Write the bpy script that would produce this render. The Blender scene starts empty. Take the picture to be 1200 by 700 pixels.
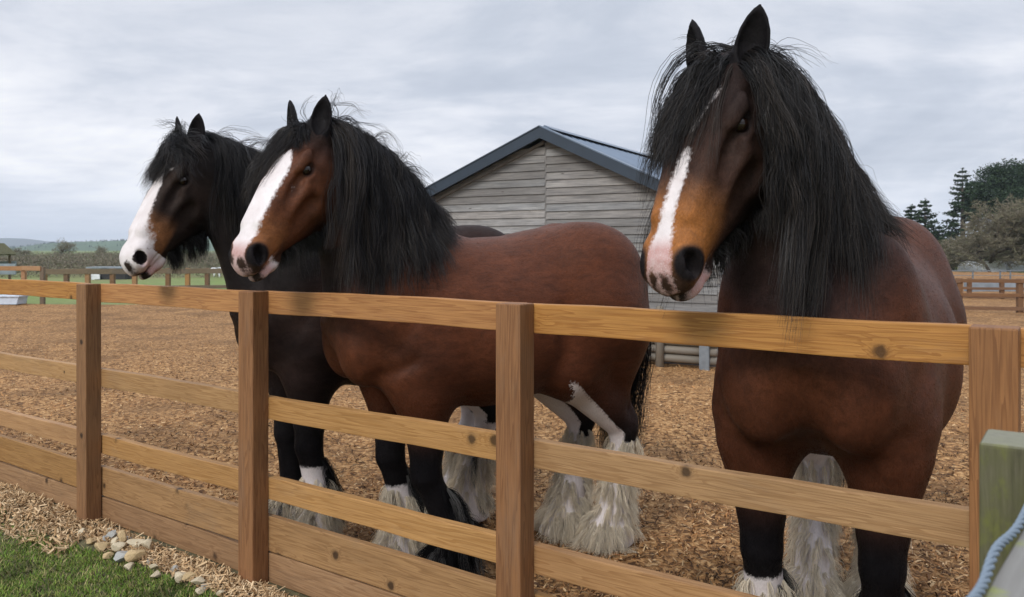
import bpy, bmesh, math, random, time
import numpy as np
from mathutils import Vector, Matrix
T0 = time.time()
rng = np.random.default_rng(11)
random.seed(5)
scene = bpy.context.scene
COL = scene.collection
PI = math.pi
R_ = math.radians
F32 = np.float32
CAM_H = 1.6
FPX = 950.0
ZG = 0.05            # level of the woodchip yard

# ------------------------------------------------------------------ basic helpers
def smooth(a, b, x):
    t = np.clip((np.asarray(x, dtype=float) - a) / (b - a), 0, 1)
    return t * t * (3 - 2 * t)

def tag(o, label=None, cat=None, group=None, kind=None):
    if label: o['label'] = label
    if cat: o['category'] = cat
    if group: o['group'] = group
    if kind: o['kind'] = kind
    return o

def empty(name, loc=(0, 0, 0), rz=0.0):
    o = bpy.data.objects.new(name, None)
    COL.objects.link(o)
    o.location = loc
    o.rotation_euler = (0, 0, rz)
    o.empty_display_size = 0.1
    return o

def link(name, me, mat=None, parent=None):
    o = bpy.data.objects.new(name, me)
    COL.objects.link(o)
    if mat is not None: me.materials.append(mat)
    if parent is not None: o.parent = parent
    return o

def np_mesh(name, V, F, mat=None, parent=None, smooth_=True, col=None, attrs=None):
    """V (n,3); F (m,k) of equal polygons"""
    V = np.ascontiguousarray(V, dtype=F32); F = np.ascontiguousarray(F, dtype=np.int32)
    me = bpy.data.meshes.new(name)
    me.vertices.add(len(V)); me.vertices.foreach_set('co', V.ravel())
    me.loops.add(F.size); me.loops.foreach_set('vertex_index', F.ravel())
    me.polygons.add(len(F))
    me.polygons.foreach_set('loop_start', np.arange(0, F.size, F.shape[1], dtype=np.int32))
    me.update(calc_edges=True)
    me.polygons.foreach_set('use_smooth', np.full(len(F), bool(smooth_)))
    if col is not None:
        c = np.ones((len(V), 4), F32); c[:, :3] = col
        a = me.attributes.new('col', 'FLOAT_COLOR', 'POINT'); a.data.foreach_set('color', c.ravel())
    for k, v in (attrs or {}).items():
        a = me.attributes.new(k, 'FLOAT', 'POINT'); a.data.foreach_set('value', np.ascontiguousarray(v, dtype=F32))
    me.update()
    return link(name, me, mat, parent)

class MB:
    """collects shapes, then links them as one mesh"""
    def __init__(self): self.bm = bmesh.new()
    def box(self, size, loc=(0, 0, 0), rot=None, bevel=0.0, seg=2):
        r = bmesh.ops.create_cube(self.bm, size=1.0)
        vs = r['verts']
        M = Matrix.Translation(loc) @ (rot.to_4x4() if rot is not None else Matrix.Identity(4)) @ Matrix.Diagonal((*size, 1))
        bmesh.ops.transform(self.bm, matrix=M, verts=vs)
        if bevel:
            es = list({e for v in vs for e in v.link_edges})
            bmesh.ops.bevel(self.bm, geom=es, offset=bevel, segments=seg, affect='EDGES', profile=0.6)
        return self
    def poly_prism(self, pts, y0, y1):
        """outline pts (x,z), extruded y0..y1"""
        a = [self.bm.verts.new((p[0], y0, p[1])) for p in pts]
        b = [self.bm.verts.new((p[0], y1, p[1])) for p in pts]
        n = len(pts)
        self.bm.faces.new(a); self.bm.faces.new(b[::-1])
        for i in range(n):
            self.bm.faces.new((a[i], b[i], b[(i + 1) % n], a[(i + 1) % n]))
        return self
    def tube(self, pts, rad, n=8):
        pts = [Vector(p) for p in pts]
        if not hasattr(rad, '__len__'): rad = [rad] * len(pts)
        rings = []
        for i, p in enumerate(pts):
            t = (pts[min(i + 1, len(pts) - 1)] - pts[max(i - 1, 0)]).normalized()
            up = Vector((0, 0, 1)) if abs(t.z) < 0.9 else Vector((1, 0, 0))
            a = t.cross(up).normalized(); b = t.cross(a)
            rings.append([self.bm.verts.new(p + (a * math.cos(2 * PI * k / n) + b * math.sin(2 * PI * k / n)) * rad[i]) for k in range(n)])
        for r0, r1 in zip(rings, rings[1:]):
            for k in range(n):
                self.bm.faces.new((r0[k], r0[(k + 1) % n], r1[(k + 1) % n], r1[k]))
        self.bm.faces.new(rings[0][::-1]); self.bm.faces.new(rings[-1])
        return self
    def build(self, name, mat=None, parent=None, smooth_=False):
        me = bpy.data.meshes.new(name)
        bmesh.ops.recalc_face_normals(self.bm, faces=self.bm.faces[:])
        self.bm.to_mesh(me); self.bm.free()
        if smooth_:
            for p in me.polygons: p.use_smooth = True
        return link(name, me, mat, parent)

# ------------------------------------------------------------------ node helper
class NT:
    def __init__(self, tree):
        self.t = tree; self.t.nodes.clear()
    def n(self, typ, ins=None, **kw):
        nd = self.t.nodes.new(typ)
        for k, v in kw.items(): setattr(nd, k, v)
        for k, v in (ins or {}).items(): self.set(nd, k, v)
        return nd
    def set(self, nd, k, v):
        s = nd.inputs[k]
        if isinstance(v, bpy.types.NodeSocket): self.t.links.new(v, s)
        else:
            if isinstance(v, tuple) and len(v) == 3 and s.type == 'RGBA': v = (*v, 1)
            s.default_value = v
    def math(self, op, a, b=0.0, c=0.0, clamp=False):
        return self.n('ShaderNodeMath', {0: a, 1: b, 2: c}, operation=op, use_clamp=clamp).outputs[0]
    def vmath(self, op, a, b=(0, 0, 0)):
        return self.n('ShaderNodeVectorMath', {0: a, 1: b}, operation=op).outputs[0]
    def mix(self, f, a, b, blend='MIX'):
        nd = self.n('ShaderNodeMix', data_type='RGBA', blend_type=blend)
        self.set(nd, 0, f); self.set(nd, 6, a); self.set(nd, 7, b)
        return nd.outputs[2]
    def noise(self, vec, scale, detail=4.0, rough=0.55, dist=0.0):
        return self.n('ShaderNodeTexNoise', {'Vector': vec, 'Scale': scale, 'Detail': detail, 'Roughness': rough, 'Distortion': dist}).outputs[0]
    def ramp(self, f, stops, interp='LINEAR'):
        nd = self.n('ShaderNodeValToRGB', {0: f})
        cr = nd.color_ramp; cr.interpolation = interp
        while len(cr.elements) < len(stops): cr.elements.new(0.5)
        for e, (p, c) in zip(cr.elements, stops):
            e.position = p
            e.color = (*c, 1) if hasattr(c, '__len__') else (c, c, c, 1)
        return nd.outputs[0]
    def range(self, v, a, b, c=0.0, d=1.0, smooth_=False):
        nd = self.n('ShaderNodeMapRange', {'Value': v, 'From Min': a, 'From Max': b, 'To Min': c, 'To Max': d})
        if smooth_: nd.interpolation_type = 'SMOOTHSTEP'
        return nd.outputs[0]
    def mapping(self, vec, scale=(1, 1, 1), loc=(0, 0, 0), rot=(0, 0, 0)):
        return self.n('ShaderNodeMapping', {'Vector': vec, 'Scale': scale, 'Location': loc, 'Rotation': rot}).outputs[0]
    def bump(self, h, strength=0.3, dist=0.01, normal=None):
        nd = self.n('ShaderNodeBump', {'Height': h, 'Strength': strength, 'Distance': dist})
        if normal is not None: self.set(nd, 'Normal', normal)
        return nd.outputs[0]
    def attr(self, name, out=0):
        return self.n('ShaderNodeAttribute', attribute_name=name).outputs[out]

def new_mat(name):
    m = bpy.data.materials.new(name); m.use_nodes = True
    return m, NT(m.node_tree)

def finish(nt, **ins):
    p = nt.n('ShaderNodeBsdfPrincipled')
    for k, v in ins.items(): nt.set(p, k.replace('_', ' '), v)
    o = nt.n('ShaderNodeOutputMaterial')
    nt.t.links.new(p.outputs[0], o.inputs[0])
    return p

# ------------------------------------------------------------------ materials
def m_coat(name):
    m, t = new_mat(name)
    pos = t.n('ShaderNodeTexCoord').outputs['Object']
    c = t.attr('col')
    w = t.attr('white', 2)
    fine = t.noise(t.mapping(pos, (70, 210, 170)), 1.0, 4, 0.65)
    med = t.noise(t.mapping(pos, (7, 12, 10)), 1.0, 5, 0.6, 0.6)
    edge = t.noise(pos, 75, 3, 0.6)
    v = t.math('ADD', t.math('MULTIPLY', fine, 0.85), t.math('MULTIPLY', med, 0.8))
    v = t.range(v, 0.45, 1.2, 0.62, 1.42)
    base = t.mix(1.0, c, t.n('ShaderNodeCombineColor', {0: v, 1: v, 2: v}).outputs[0], 'MULTIPLY')
    wf = t.math('ADD', w, t.math('MULTIPLY', t.math('SUBTRACT', edge, 0.5), 0.035))
    wf = t.range(wf, -0.007, 0.008)
    wc = t.mix(t.range(med, 0.35, 0.7), (0.74, 0.69, 0.69), (0.62, 0.55, 0.545))
    fur = t.noise(t.mapping(pos, (210, 210, 60)), 1.0, 2, 0.6)
    h = t.math('ADD', t.math('MULTIPLY', fine, 1.0), t.math('MULTIPLY', fur, 0.6))
    bm = t.bump(h, 0.45, 0.004, t.bump(med, 0.10, 0.03))
    lum = t.n('ShaderNodeSeparateColor', {0: c}).outputs[0]
    spec = t.range(lum, .008, .09, .05, .16)
    strk = t.noise(t.mapping(pos, (9, 34, 26)), 1.0, 4, .65, .8)  # hair streaks, with patches of sheen painted into the coat colour
    base = t.mix(1.0, base, t.ramp(strk, [(.3, (.72, .72, .72)), (.7, (1.28, 1.26, 1.24))]), 'MULTIPLY')
    pk = t.attr('pink', 2)
    wc2 = t.mix(t.math('MULTIPLY', pk, t.range(med, 0.3, 0.6, 0.55, 1.0)), wc, (0.47, 0.27, 0.25))
    colr = t.mix(wf, base, wc2)
    finish(t, Base_Color=colr, Roughness=0.52, Normal=bm, Specular_IOR_Level=spec,
           Sheen_Weight=0.0, Sheen_Roughness=0.45, Sheen_Tint=(0.85, 0.75, 0.72))
    return m

def m_hair(name, rough=0.38, spec=0.5):
    m, t = new_mat(name)
    c = t.attr('col')
    finish(t, Base_Color=c, Roughness=rough, Specular_IOR_Level=spec)
    return m

def m_wood(name, c0, c1, dark, axis=0, scale=1.0, grey=None, knots=True, rough=0.62, kthr=.62):
    """planed softwood with long grain running along a local axis"""
    m, t = new_mat(name)
    pos = t.n('ShaderNodeTexCoord').outputs['Object']
    rnd = t.n('ShaderNodeObjectInfo').outputs['Random']
    off = t.n('ShaderNodeCombineXYZ', {0: t.math('MULTIPLY', rnd, 31.0), 1: t.math('MULTIPLY', rnd, 17.0), 2: t.math('MULTIPLY', rnd, 23.0)}).outputs[0]
    p = t.vmath('ADD', pos, off)
    sc = [7.5, 7.5, 7.5]
    kc = t.n('ShaderNodeTexVoronoi', {'Vector': t.mapping(p, tuple(s * scale for s in sc)), 'Scale': 1.0, 'Randomness': 1.0}, feature='F1')
    kd = kc.outputs['Distance']
    ksep = t.n('ShaderNodeSeparateColor', {0: kc.outputs['Color']})
    ksel = t.math('GREATER_THAN', ksep.outputs[0], kthr)
    kd = t.math('DIVIDE', kd, t.range(ksep.outputs[1], 0, 1, .45, 1.15))
    kd = t.math('ADD', kd, t.math('MULTIPLY', t.math('SUBTRACT', t.noise(p, 60, 3, .6), .5), .10))
    kbend = t.math('MULTIPLY', t.math('POWER', 2.718, t.math('MULTIPLY', kd, -9.0)), t.math('MULTIPLY', ksel, 1.6))
    g1 = [26, 26, 26]; g1[axis] = 1.1
    warp = t.noise(t.mapping(p, tuple(s * 0.12 * scale for s in g1)), 1.0, 2, 0.5)
    bx = t.math('ADD', t.math('MULTIPLY', warp, 5.0), kbend)
    comb = t.n('ShaderNodeCombineXYZ', {0: bx, 1: bx, 2: bx}).outputs[0]
    gp = t.vmath('ADD', t.mapping(p, tuple(s * scale for s in g1)), comb)
    rings = t.noise(gp, 1.4, 2, 0.5)
    rings = t.ramp(t.math('FRACT', t.math('MULTIPLY', rings, 7.0)), [(0, 0.0), (0.5, 0.25), (0.85, 1.0), (0.93, 1.0), (1.0, 0.05)])
    ff = [260, 260, 260]; ff[axis] = 7
    fib = t.noise(t.mapping(p, tuple(s * scale for s in ff)), 1.0, 3, 0.7)
    blot = t.noise(t.mapping(p, tuple(1.0 if i == axis else 5.0 for i in range(3))), 2.2, 4, 0.6)
    colr = t.mix(rings, c0, c1)
    colr = t.mix(t.range(fib, 0.35, 0.75, 0.0, 0.45), colr, dark)
    colr = t.mix(t.range(blot, 0.48, 0.80, 0.0, 0.30), colr, dark)
    if knots:
        kf = t.math('MULTIPLY', t.range(kd, 0.165, 0.10), ksel)
        colr = t.mix(t.math('MULTIPLY', kf, 0.9), colr, tuple(x * 0.28 for x in dark))
        ks = t.math('MULTIPLY', t.range(kd, 0.24, 0.13, 0, 0.35), ksel)
        colr = t.mix(ks, colr, tuple(x * 0.6 for x in dark))
    st = t.noise(t.mapping(p, tuple(3.0 if i == axis else 1.0 for i in range(3))), 3.0, 5, 0.7, 1.0)
    colr = t.mix(t.range(st, 0.70, 0.82, 0, 0.4), colr, tuple(x * 0.5 for x in dark))
    if grey is not None:
        colr = t.mix(t.range(blot, 0.3, 0.6, 0.35, 0.9), colr, grey)
    hv = t.n('ShaderNodeHueSaturation', {'Hue': t.range(rnd, 0, 1, .4975, .5025), 'Saturation': t.range(t.math('FRACT', t.math('MULTIPLY', rnd, 7.3)), 0, 1, .90, 1.05), 'Value': t.range(t.math('FRACT', t.math('MULTIPLY', rnd, 3.7)), 0, 1, .86, 1.10), 'Color': colr})
    colr = hv.outputs[0]
    wth = t.noise(t.mapping(p, tuple(1.5 if i == axis else 6.0 for i in range(3))), 1.0, 6, .7, .5)
    colr = t.mix(t.range(wth, .56, .76, 0, .30), colr, (.165, .135, .105))
    h = t.math('ADD', t.math('MULTIPLY', rings, 0.5), fib)
    finish(t, Base_Color=colr, Roughness=rough, Normal=t.bump(h, 0.35, 0.002), Specular_IOR_Level=0.3)
    return m

def m_flat(name, c, rough=0.6, var=0.25, scale=8.0, metal=0.0, bump=0.2):
    m, t = new_mat(name)
    pos = t.n('ShaderNodeTexCoord').outputs['Object']
    n = t.noise(pos, scale, 6, 0.6)
    colr = t.mix(t.range(n, 0.3, 0.7, 0, 1), tuple(x * (1 - var) for x in c), tuple(min(1, x * (1 + var)) for x in c))
    finish(t, Base_Color=colr, Roughness=rough, Metallic=metal, Normal=t.bump(n, bump, 0.01))
    return m

def m_attr(name, rough=0.75, spec=0.25, sub=False):
    m, t = new_mat(name)
    finish(t, Base_Color=t.attr('col'), Roughness=rough, Specular_IOR_Level=spec)
    return m
# ------------------------------------------------------------------ implicit surfaces -> one continuous skin
def smin(a, b, k):
    h = np.maximum(k - np.abs(a - b), 0) / k
    return np.minimum(a, b) - h * h * (k * 0.25)
def smax(a, b, k):
    return -smin(-a, -b, k)

def cone_fn(a, b, ra, rb):
    a = np.array(a, F32); b = np.array(b, F32); ab = b - a; L2 = float(ab @ ab) + 1e-9
    def fn(X, Y, Z):
        t = np.clip(((X - a[0]) * ab[0] + (Y - a[1]) * ab[1] + (Z - a[2]) * ab[2]) / L2, 0, 1)
        return np.sqrt((X - a[0] - t * ab[0]) ** 2 + (Y - a[1] - t * ab[1]) ** 2 + (Z - a[2] - t * ab[2]) ** 2) - (ra + t * (rb - ra))
    m = max(ra, rb)
    return fn, np.minimum(a, b) - m, np.maximum(a, b) + m

def ell_fn(c, r, R=None):
    c = np.array(c, F32); r = np.array(r, F32)
    R = np.eye(3, dtype=F32) if R is None else np.array(R, F32)
    def fn(X, Y, Z):
        dx, dy, dz = X - c[0], Y - c[1], Z - c[2]
        q = [dx * R[0, i] + dy * R[1, i] + dz * R[2, i] for i in range(3)]
        k0 = np.sqrt(sum((q[i] / r[i]) ** 2 for i in range(3)))
        k1 = np.sqrt(sum((q[i] / r[i] ** 2) ** 2 for i in range(3))) + 1e-9
        return k0 * (k0 - 1.0) / k1
    ext = np.sqrt((np.abs(R) ** 2) @ (r ** 2))
    return fn, c - ext, c + ext

def rot_y(deg):
    c, s = math.cos(R_(deg)), math.sin(R_(deg)); return np.array([[c, 0, s], [0, 1, 0], [-s, 0, c]])
def rot_z(deg):
    c, s = math.cos(R_(deg)), math.sin(R_(deg)); return np.array([[c, -s, 0], [s, c, 0], [0, 0, 1]])
def rot_x(deg):
    c, s = math.cos(R_(deg)), math.sin(R_(deg)); return np.array([[1, 0, 0], [0, c, -s], [0, s, c]])

def sect_fn(av, top, bot, w, alpha=0.0, p=2.3, power_top=1.0):
    """section swept along the first coordinate: half width w, from bot to top, narrower below when alpha > 0"""
    av, top, bot, w = (np.array(q, float) for q in (av, top, bot, w))
    def fn(X, Y, Z):
        x = np.clip(X, av[0], av[-1])
        t, b, ww = np.interp(x, av, top), np.interp(x, av, bot), np.interp(x, av, w)
        c, h = (t + b) / 2, np.maximum((t - b) / 2, 0.004)
        u = (Z - c) / h
        we = np.maximum(ww * (1 + alpha * np.clip(u, -1, 1)), 0.004)
        d = (np.power(np.power(np.abs(Y / we), p) + np.power(np.abs(u), p), 1 / p) - 1) * np.minimum(we, h)
        over = np.maximum(np.maximum(av[0] - X, X - av[-1]), 0)
        return (d + over).astype(F32)
    return fn, np.array([av[0], -w.max(), bot.min()]), np.array([av[-1], w.max(), top.max()])

class Field:
    def __init__(s, xs, ys, zs):
        s.ax = [np.array(a, F32) for a in (xs, ys, zs)]
        s.f = np.full([len(a) for a in s.ax], 5.0, F32)
    def sl(s, lo, hi):
        return tuple(slice(max(0, int(np.searchsorted(s.ax[i], lo[i])) - 1), int(np.searchsorted(s.ax[i], hi[i])) + 1) for i in range(3))
    def grid(s, sl):
        return s.ax[0][sl[0]][:, None, None], s.ax[1][sl[1]][None, :, None], s.ax[2][sl[2]][None, None, :]
    def add(s, prim, k=0.05, sub=False):
        fn, lo, hi = prim
        m = k + 0.05
        sl = s.sl(np.array(lo) - m, np.array(hi) + m)
        d = fn(*s.grid(sl))
        s.f[sl] = smax(s.f[sl], -d, k) if sub else smin(s.f[sl], d, k)
    def sample(s, P):
        ijk, fr = [], []
        for i in range(3):
            a = s.ax[i]
            p = np.clip(P[:, i], a[0], a[-1] - 1e-5)
            j = np.clip(np.searchsorted(a, p, side='right') - 1, 0, len(a) - 2)
            ijk.append(j); fr.append((p - a[j]) / (a[j + 1] - a[j]))
        out = 0
        for dx in (0, 1):
            for dy in (0, 1):
                for dz in (0, 1):
                    w = (fr[0] if dx else 1 - fr[0]) * (fr[1] if dy else 1 - fr[1]) * (fr[2] if dz else 1 - fr[2])
                    out = out + w * s.f[ijk[0] + dx, ijk[1] + dy, ijk[2] + dz]
        return out
    def grad(s, P, e=0.012):
        g = np.stack([s.sample(P + np.eye(3)[i] * e) - s.sample(P - np.eye(3)[i] * e) for i in range(3)], 1)
        return g / (np.linalg.norm(g, axis=1, keepdims=True) + 1e-9)

def axis_grid(lo, hi, flo, fhi, coarse, fine):
    a = np.arange(lo, flo, coarse); b = np.arange(flo, fhi, fine); c = np.arange(fhi, hi, coarse)
    g = np.concatenate([a, b, c]); 
    return g[np.concatenate([[True], np.diff(g) > fine * 0.4])]

def surface_nets(F):
    f = F.f; s = f < 0
    nx, ny, nz = f.shape
    cnt = np.zeros((nx - 1, ny - 1, nz - 1), np.uint8)
    for dx in (0, 1):
        for dy in (0, 1):
            for dz in (0, 1):
                cnt += s[dx:nx - 1 + dx, dy:ny - 1 + dy, dz:nz - 1 + dz]
    I, J, K = np.nonzero((cnt > 0) & (cnt < 8))
    acc = np.zeros((len(I), 3)); num = np.zeros(len(I))
    corners = [(a, b, c) for a in (0, 1) for b in (0, 1) for c in (0, 1)]
    for ca in corners:
        for ax in range(3):
            if ca[ax]: continue
            cb = list(ca); cb[ax] = 1
            va = f[I + ca[0], J + ca[1], K + ca[2]]; vb = f[I + cb[0], J + cb[1], K + cb[2]]
            m = (va < 0) != (vb < 0)
            t = np.where(m, va / np.where(m, va - vb, 1), 0)
            idx = [I, J, K]
            for q in range(3):
                A = F.ax[q]; base = A[idx[q] + ca[q]]
                if q == ax: base = base + t * (A[idx[q] + 1] - A[idx[q]])
                acc[:, q] += np.where(m, base, 0)
            num += m
    V = acc / num[:, None]
    vid = np.full(cnt.shape, -1, np.int32); vid[I, J, K] = np.arange(len(I))
    quads = []
    for ax in range(3):
        sl0 = [slice(None)] * 3; sl1 = [slice(None)] * 3
        sl0[ax] = slice(0, -1); sl1[ax] = slice(1, None)
        e0, e1 = s[tuple(sl0)], s[tuple(sl1)]
        a, b, c = np.nonzero(e0 != e1)
        o1, o2 = [(1, 2), (2, 0), (0, 1)][ax]
        idx = np.stack([a, b, c], 1)
        ok = (idx[:, o1] > 0) & (idx[:, o2] > 0) & (idx[:, o1] < f.shape[o1] - 1) & (idx[:, o2] < f.shape[o2] - 1)
        idx = idx[ok]; inside = e0[idx[:, 0], idx[:, 1], idx[:, 2]]
        def cell(d1, d2):
            q = idx.copy(); q[:, o1] += d1; q[:, o2] += d2
            return vid[q[:, 0], q[:, 1], q[:, 2]]
        q = np.stack([cell(-1, -1), cell(0, -1), cell(0, 0), cell(-1, 0)], 1)
        q[~inside] = q[~inside][:, ::-1]
        quads.append(q)
    return V, np.concatenate(quads)

# ------------------------------------------------------------------ hair strands as tapered tubes
def strand_tubes(P, rad, col):
    """P (N,T,3), rad (N,T), col (N,3) or (N,T,3) -> verts, quads, colours"""
    N, T, _ = P.shape
    tan = np.gradient(P, axis=1); tan /= np.linalg.norm(tan, axis=2, keepdims=True) + 1e-9
    ref = rng.normal(size=(N, 1, 3)); a = np.cross(tan, ref); a /= np.linalg.norm(a, axis=2, keepdims=True) + 1e-9
    b = np.cross(tan, a)
    V = np.stack([P + (a * math.cos(t) + b * math.sin(t)) * rad[..., None] for t in (0, 2 * PI / 3, 4 * PI / 3)], 2)
    base = (np.arange(N)[:, None] * T + np.arange(T - 1)[None]) * 3
    Q = np.stack([np.stack([base + j, base + (j + 1) % 3, base + 3 + (j + 1) % 3, base + 3 + j], -1) for j in range(3)], 2)
    if col.ndim == 2: col = np.repeat(col[:, None], T, 1)
    C = np.repeat(col[:, :, None], 3, 2)
    return V.reshape(-1, 3), Q.reshape(-1, 4), C.reshape(-1, 3)

def grow(field, root, d0, length, steps=13, grav=0.22, stiff=0.8, off=(0.004, 0.03), wander=0.05, gdir=(0, 0, -1), floor=0.004):
    """strands that leave the skin, bend under gravity and slide along the body"""
    N = len(root); P = np.zeros((N, steps, 3)); P[:, 0] = root
    v = d0 / (np.linalg.norm(d0, axis=1, keepdims=True) + 1e-9)
    g = np.array(gdir, float); g = np.broadcast_to(g, (N, 3))
    o = rng.uniform(off[0], off[1], N); st = (np.asarray(length) / (steps - 1))[:, None]
    grav = np.broadcast_to(np.asarray(grav, float), (N,))[:, None]
    drift = rng.normal(size=(N, 3)) * wander
    for i in range(1, steps):
        drift = drift * 0.7 + rng.normal(size=(N, 3)) * wander * 0.5
        v = v * stiff + g * grav + drift
        v /= np.linalg.norm(v, axis=1, keepdims=True) + 1e-9
        q = P[:, i - 1] + v * st
        for _ in range(2):
            d = field.sample(q); m = d < o
            if m.any():
                q[m] += field.grad(q[m]) * (o[m] - d[m])[:, None] * 0.9
        q[:, 2] = np.maximum(q[:, 2], floor + o * 0.3)
        v = q - P[:, i - 1]; v /= np.linalg.norm(v, axis=1, keepdims=True) + 1e-9
        P[:, i] = q
    return P

def locks(P, n, r0, taper=0.55, frizz=0.004, lenvar=0.25):
    """n hairs round every guide, drawn together towards the tip"""
    N, T, _ = P.shape
    G = np.repeat(P, n, 0)
    offs = rng.normal(size=(N * n, 1, 3)) * r0
    t = np.linspace(0, 1, T)[None, :, None]
    prof = 0.35 + 0.65 * np.minimum(t * 4, 1); prof = prof * (1 - taper * t)
    wav = np.cumsum(rng.normal(size=(N * n, T, 3)) * frizz, axis=1) * t
    G = G + offs * prof + wav
    # shorten some of them
    s = 1 - rng.uniform(0, lenvar, (N * n, 1)) ** 1.5
    u = np.linspace(0, 1, T)[None] * s * (T - 1)
    i0 = np.clip(u.astype(int), 0, T - 2); fr = (u - i0)[..., None]
    ii = np.arange(N * n)[:, None]
    return G[ii, i0] * (1 - fr) + G[ii, i0 + 1] * fr

def strand_radius(N, T, r, tip=0.3, var=0.3):
    t = np.linspace(0, 1, T)[None]
    return r * (1 + rng.uniform(-var, var, (N, 1))) * (1 - (1 - tip) * t ** 1.5)

def bez2(a, b, c, t):
    t = np.asarray(t)[:, None]; a, b, c = (np.array(q, float) for q in (a, b, c))
    return a * (1 - t) ** 2 + b * 2 * t * (1 - t) + c * t * t

def vnoise(x, y, seed=0, octs=4, base=1.0):
    out = 0; amp = 1.0; tot = 0
    for o in range(octs):
        f = base * 2 ** o; r = np.random.default_rng(seed + o); tab = r.random((64, 64))
        xi, yi = x * f, y * f; i, j = np.floor(xi).astype(int), np.floor(yi).astype(int); u, v = xi - i, yi - j
        u, v = u * u * (3 - 2 * u), v * v * (3 - 2 * v)
        t = lambda a, b: tab[a % 64, b % 64]
        out = out + amp * ((t(i, j) * (1 - u) + t(i + 1, j) * u) * (1 - v) + (t(i, j + 1) * (1 - u) + t(i + 1, j + 1) * u) * v)
        tot += amp; amp *= .5
    return out / tot - .5
# ------------------------------------------------------------------ draft horses
HEAD_A   = [-.06, .00, .08, .16, .24, .32, .40, .48, .56, .62, .67, .705, .73]
HEAD_TOP = [-.05, -.012, .016, .030, .032, .027, .021, .016, .012, .006, -.006, -.032, -.07]
HEAD_BOT = [-.10, -.16, -.245, -.318, -.345, -.330, -.285, -.232, -.188, -.160, -.142, -.130, -.098]
HEAD_W   = [.05, .090, .116, .126, .122, .107, .093, .085, .081, .080, .078, .066, .026]

class Head:
    def __init__(s, poll, yaw, pitch, roll=0.0, scale=1.0, wide=1.0):
        y, p = R_(yaw), R_(pitch)
        a = np.array([math.cos(p) * math.cos(y), math.cos(p) * math.sin(y), -math.sin(p)])
        l = np.array([-math.sin(y), math.cos(y), 0.0])
        d = np.cross(a, l)
        c, q = math.cos(R_(roll)), math.sin(R_(roll))
        s.R = np.stack([a, l * c + d * q, d * c - l * q], 1)
        s.P = np.array(poll, float); s.k = scale; s.k3 = np.array([scale, scale * wide, scale])
    def out(s, q): return (np.asarray(q, float) * s.k3) @ s.R.T + s.P
    def dirv(s, q): return np.asarray(q, float) @ s.R.T
    def inn(s, V): return ((V - s.P) @ s.R) / s.k3

def ear_prims(side, fwd, splay, sc=1.05):
    """pricked ear: outer leaf and the hollow of its front"""
    e = np.array([-math.cos(R_(fwd)), side * math.sin(R_(splay)), math.sin(R_(fwd))]); e /= np.linalg.norm(e)
    face = np.array([0.30, side * 0.55, 0.80]); face -= e * (face @ e); face /= np.linalg.norm(face)
    wid = np.cross(face, e)
    R = np.stack([e, wid, face], 1)
    base = np.array([0.010, side * 0.082, -0.024])
    av = np.array([-.02, .0, .035, .075, .115, .15, .175, .187]) * sc
    w = np.array([.028, .038, .047, .049, .043, .030, .014, .002])
    th = w * 0.62
    fn0, lo, hi = sect_fn(av, th, -th, w, 0.0, 2.0)
    w2 = np.array([.0, .020, .037, .040, .034, .021, .006, .001]); th2 = w2 * 0.75
    fn1, lo1, hi1 = sect_fn(av, th2, -th2, w2, 0.0, 2.0)
    def mk(fn, shift):
        def f(X, Y, Z):
            q = [(X - base[0]) * R[0, i] + (Y - base[1]) * R[1, i] + (Z - base[2]) * R[2, i] for i in range(3)]
            return fn(q[0], q[1], q[2] - shift)
        return f
    c = base + e * 0.09 * sc
    lo = c - 0.14; hi = c + 0.14
    return (mk(fn0, 0.0), lo, hi), (mk(fn1, 0.017), lo, hi), base, e

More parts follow.
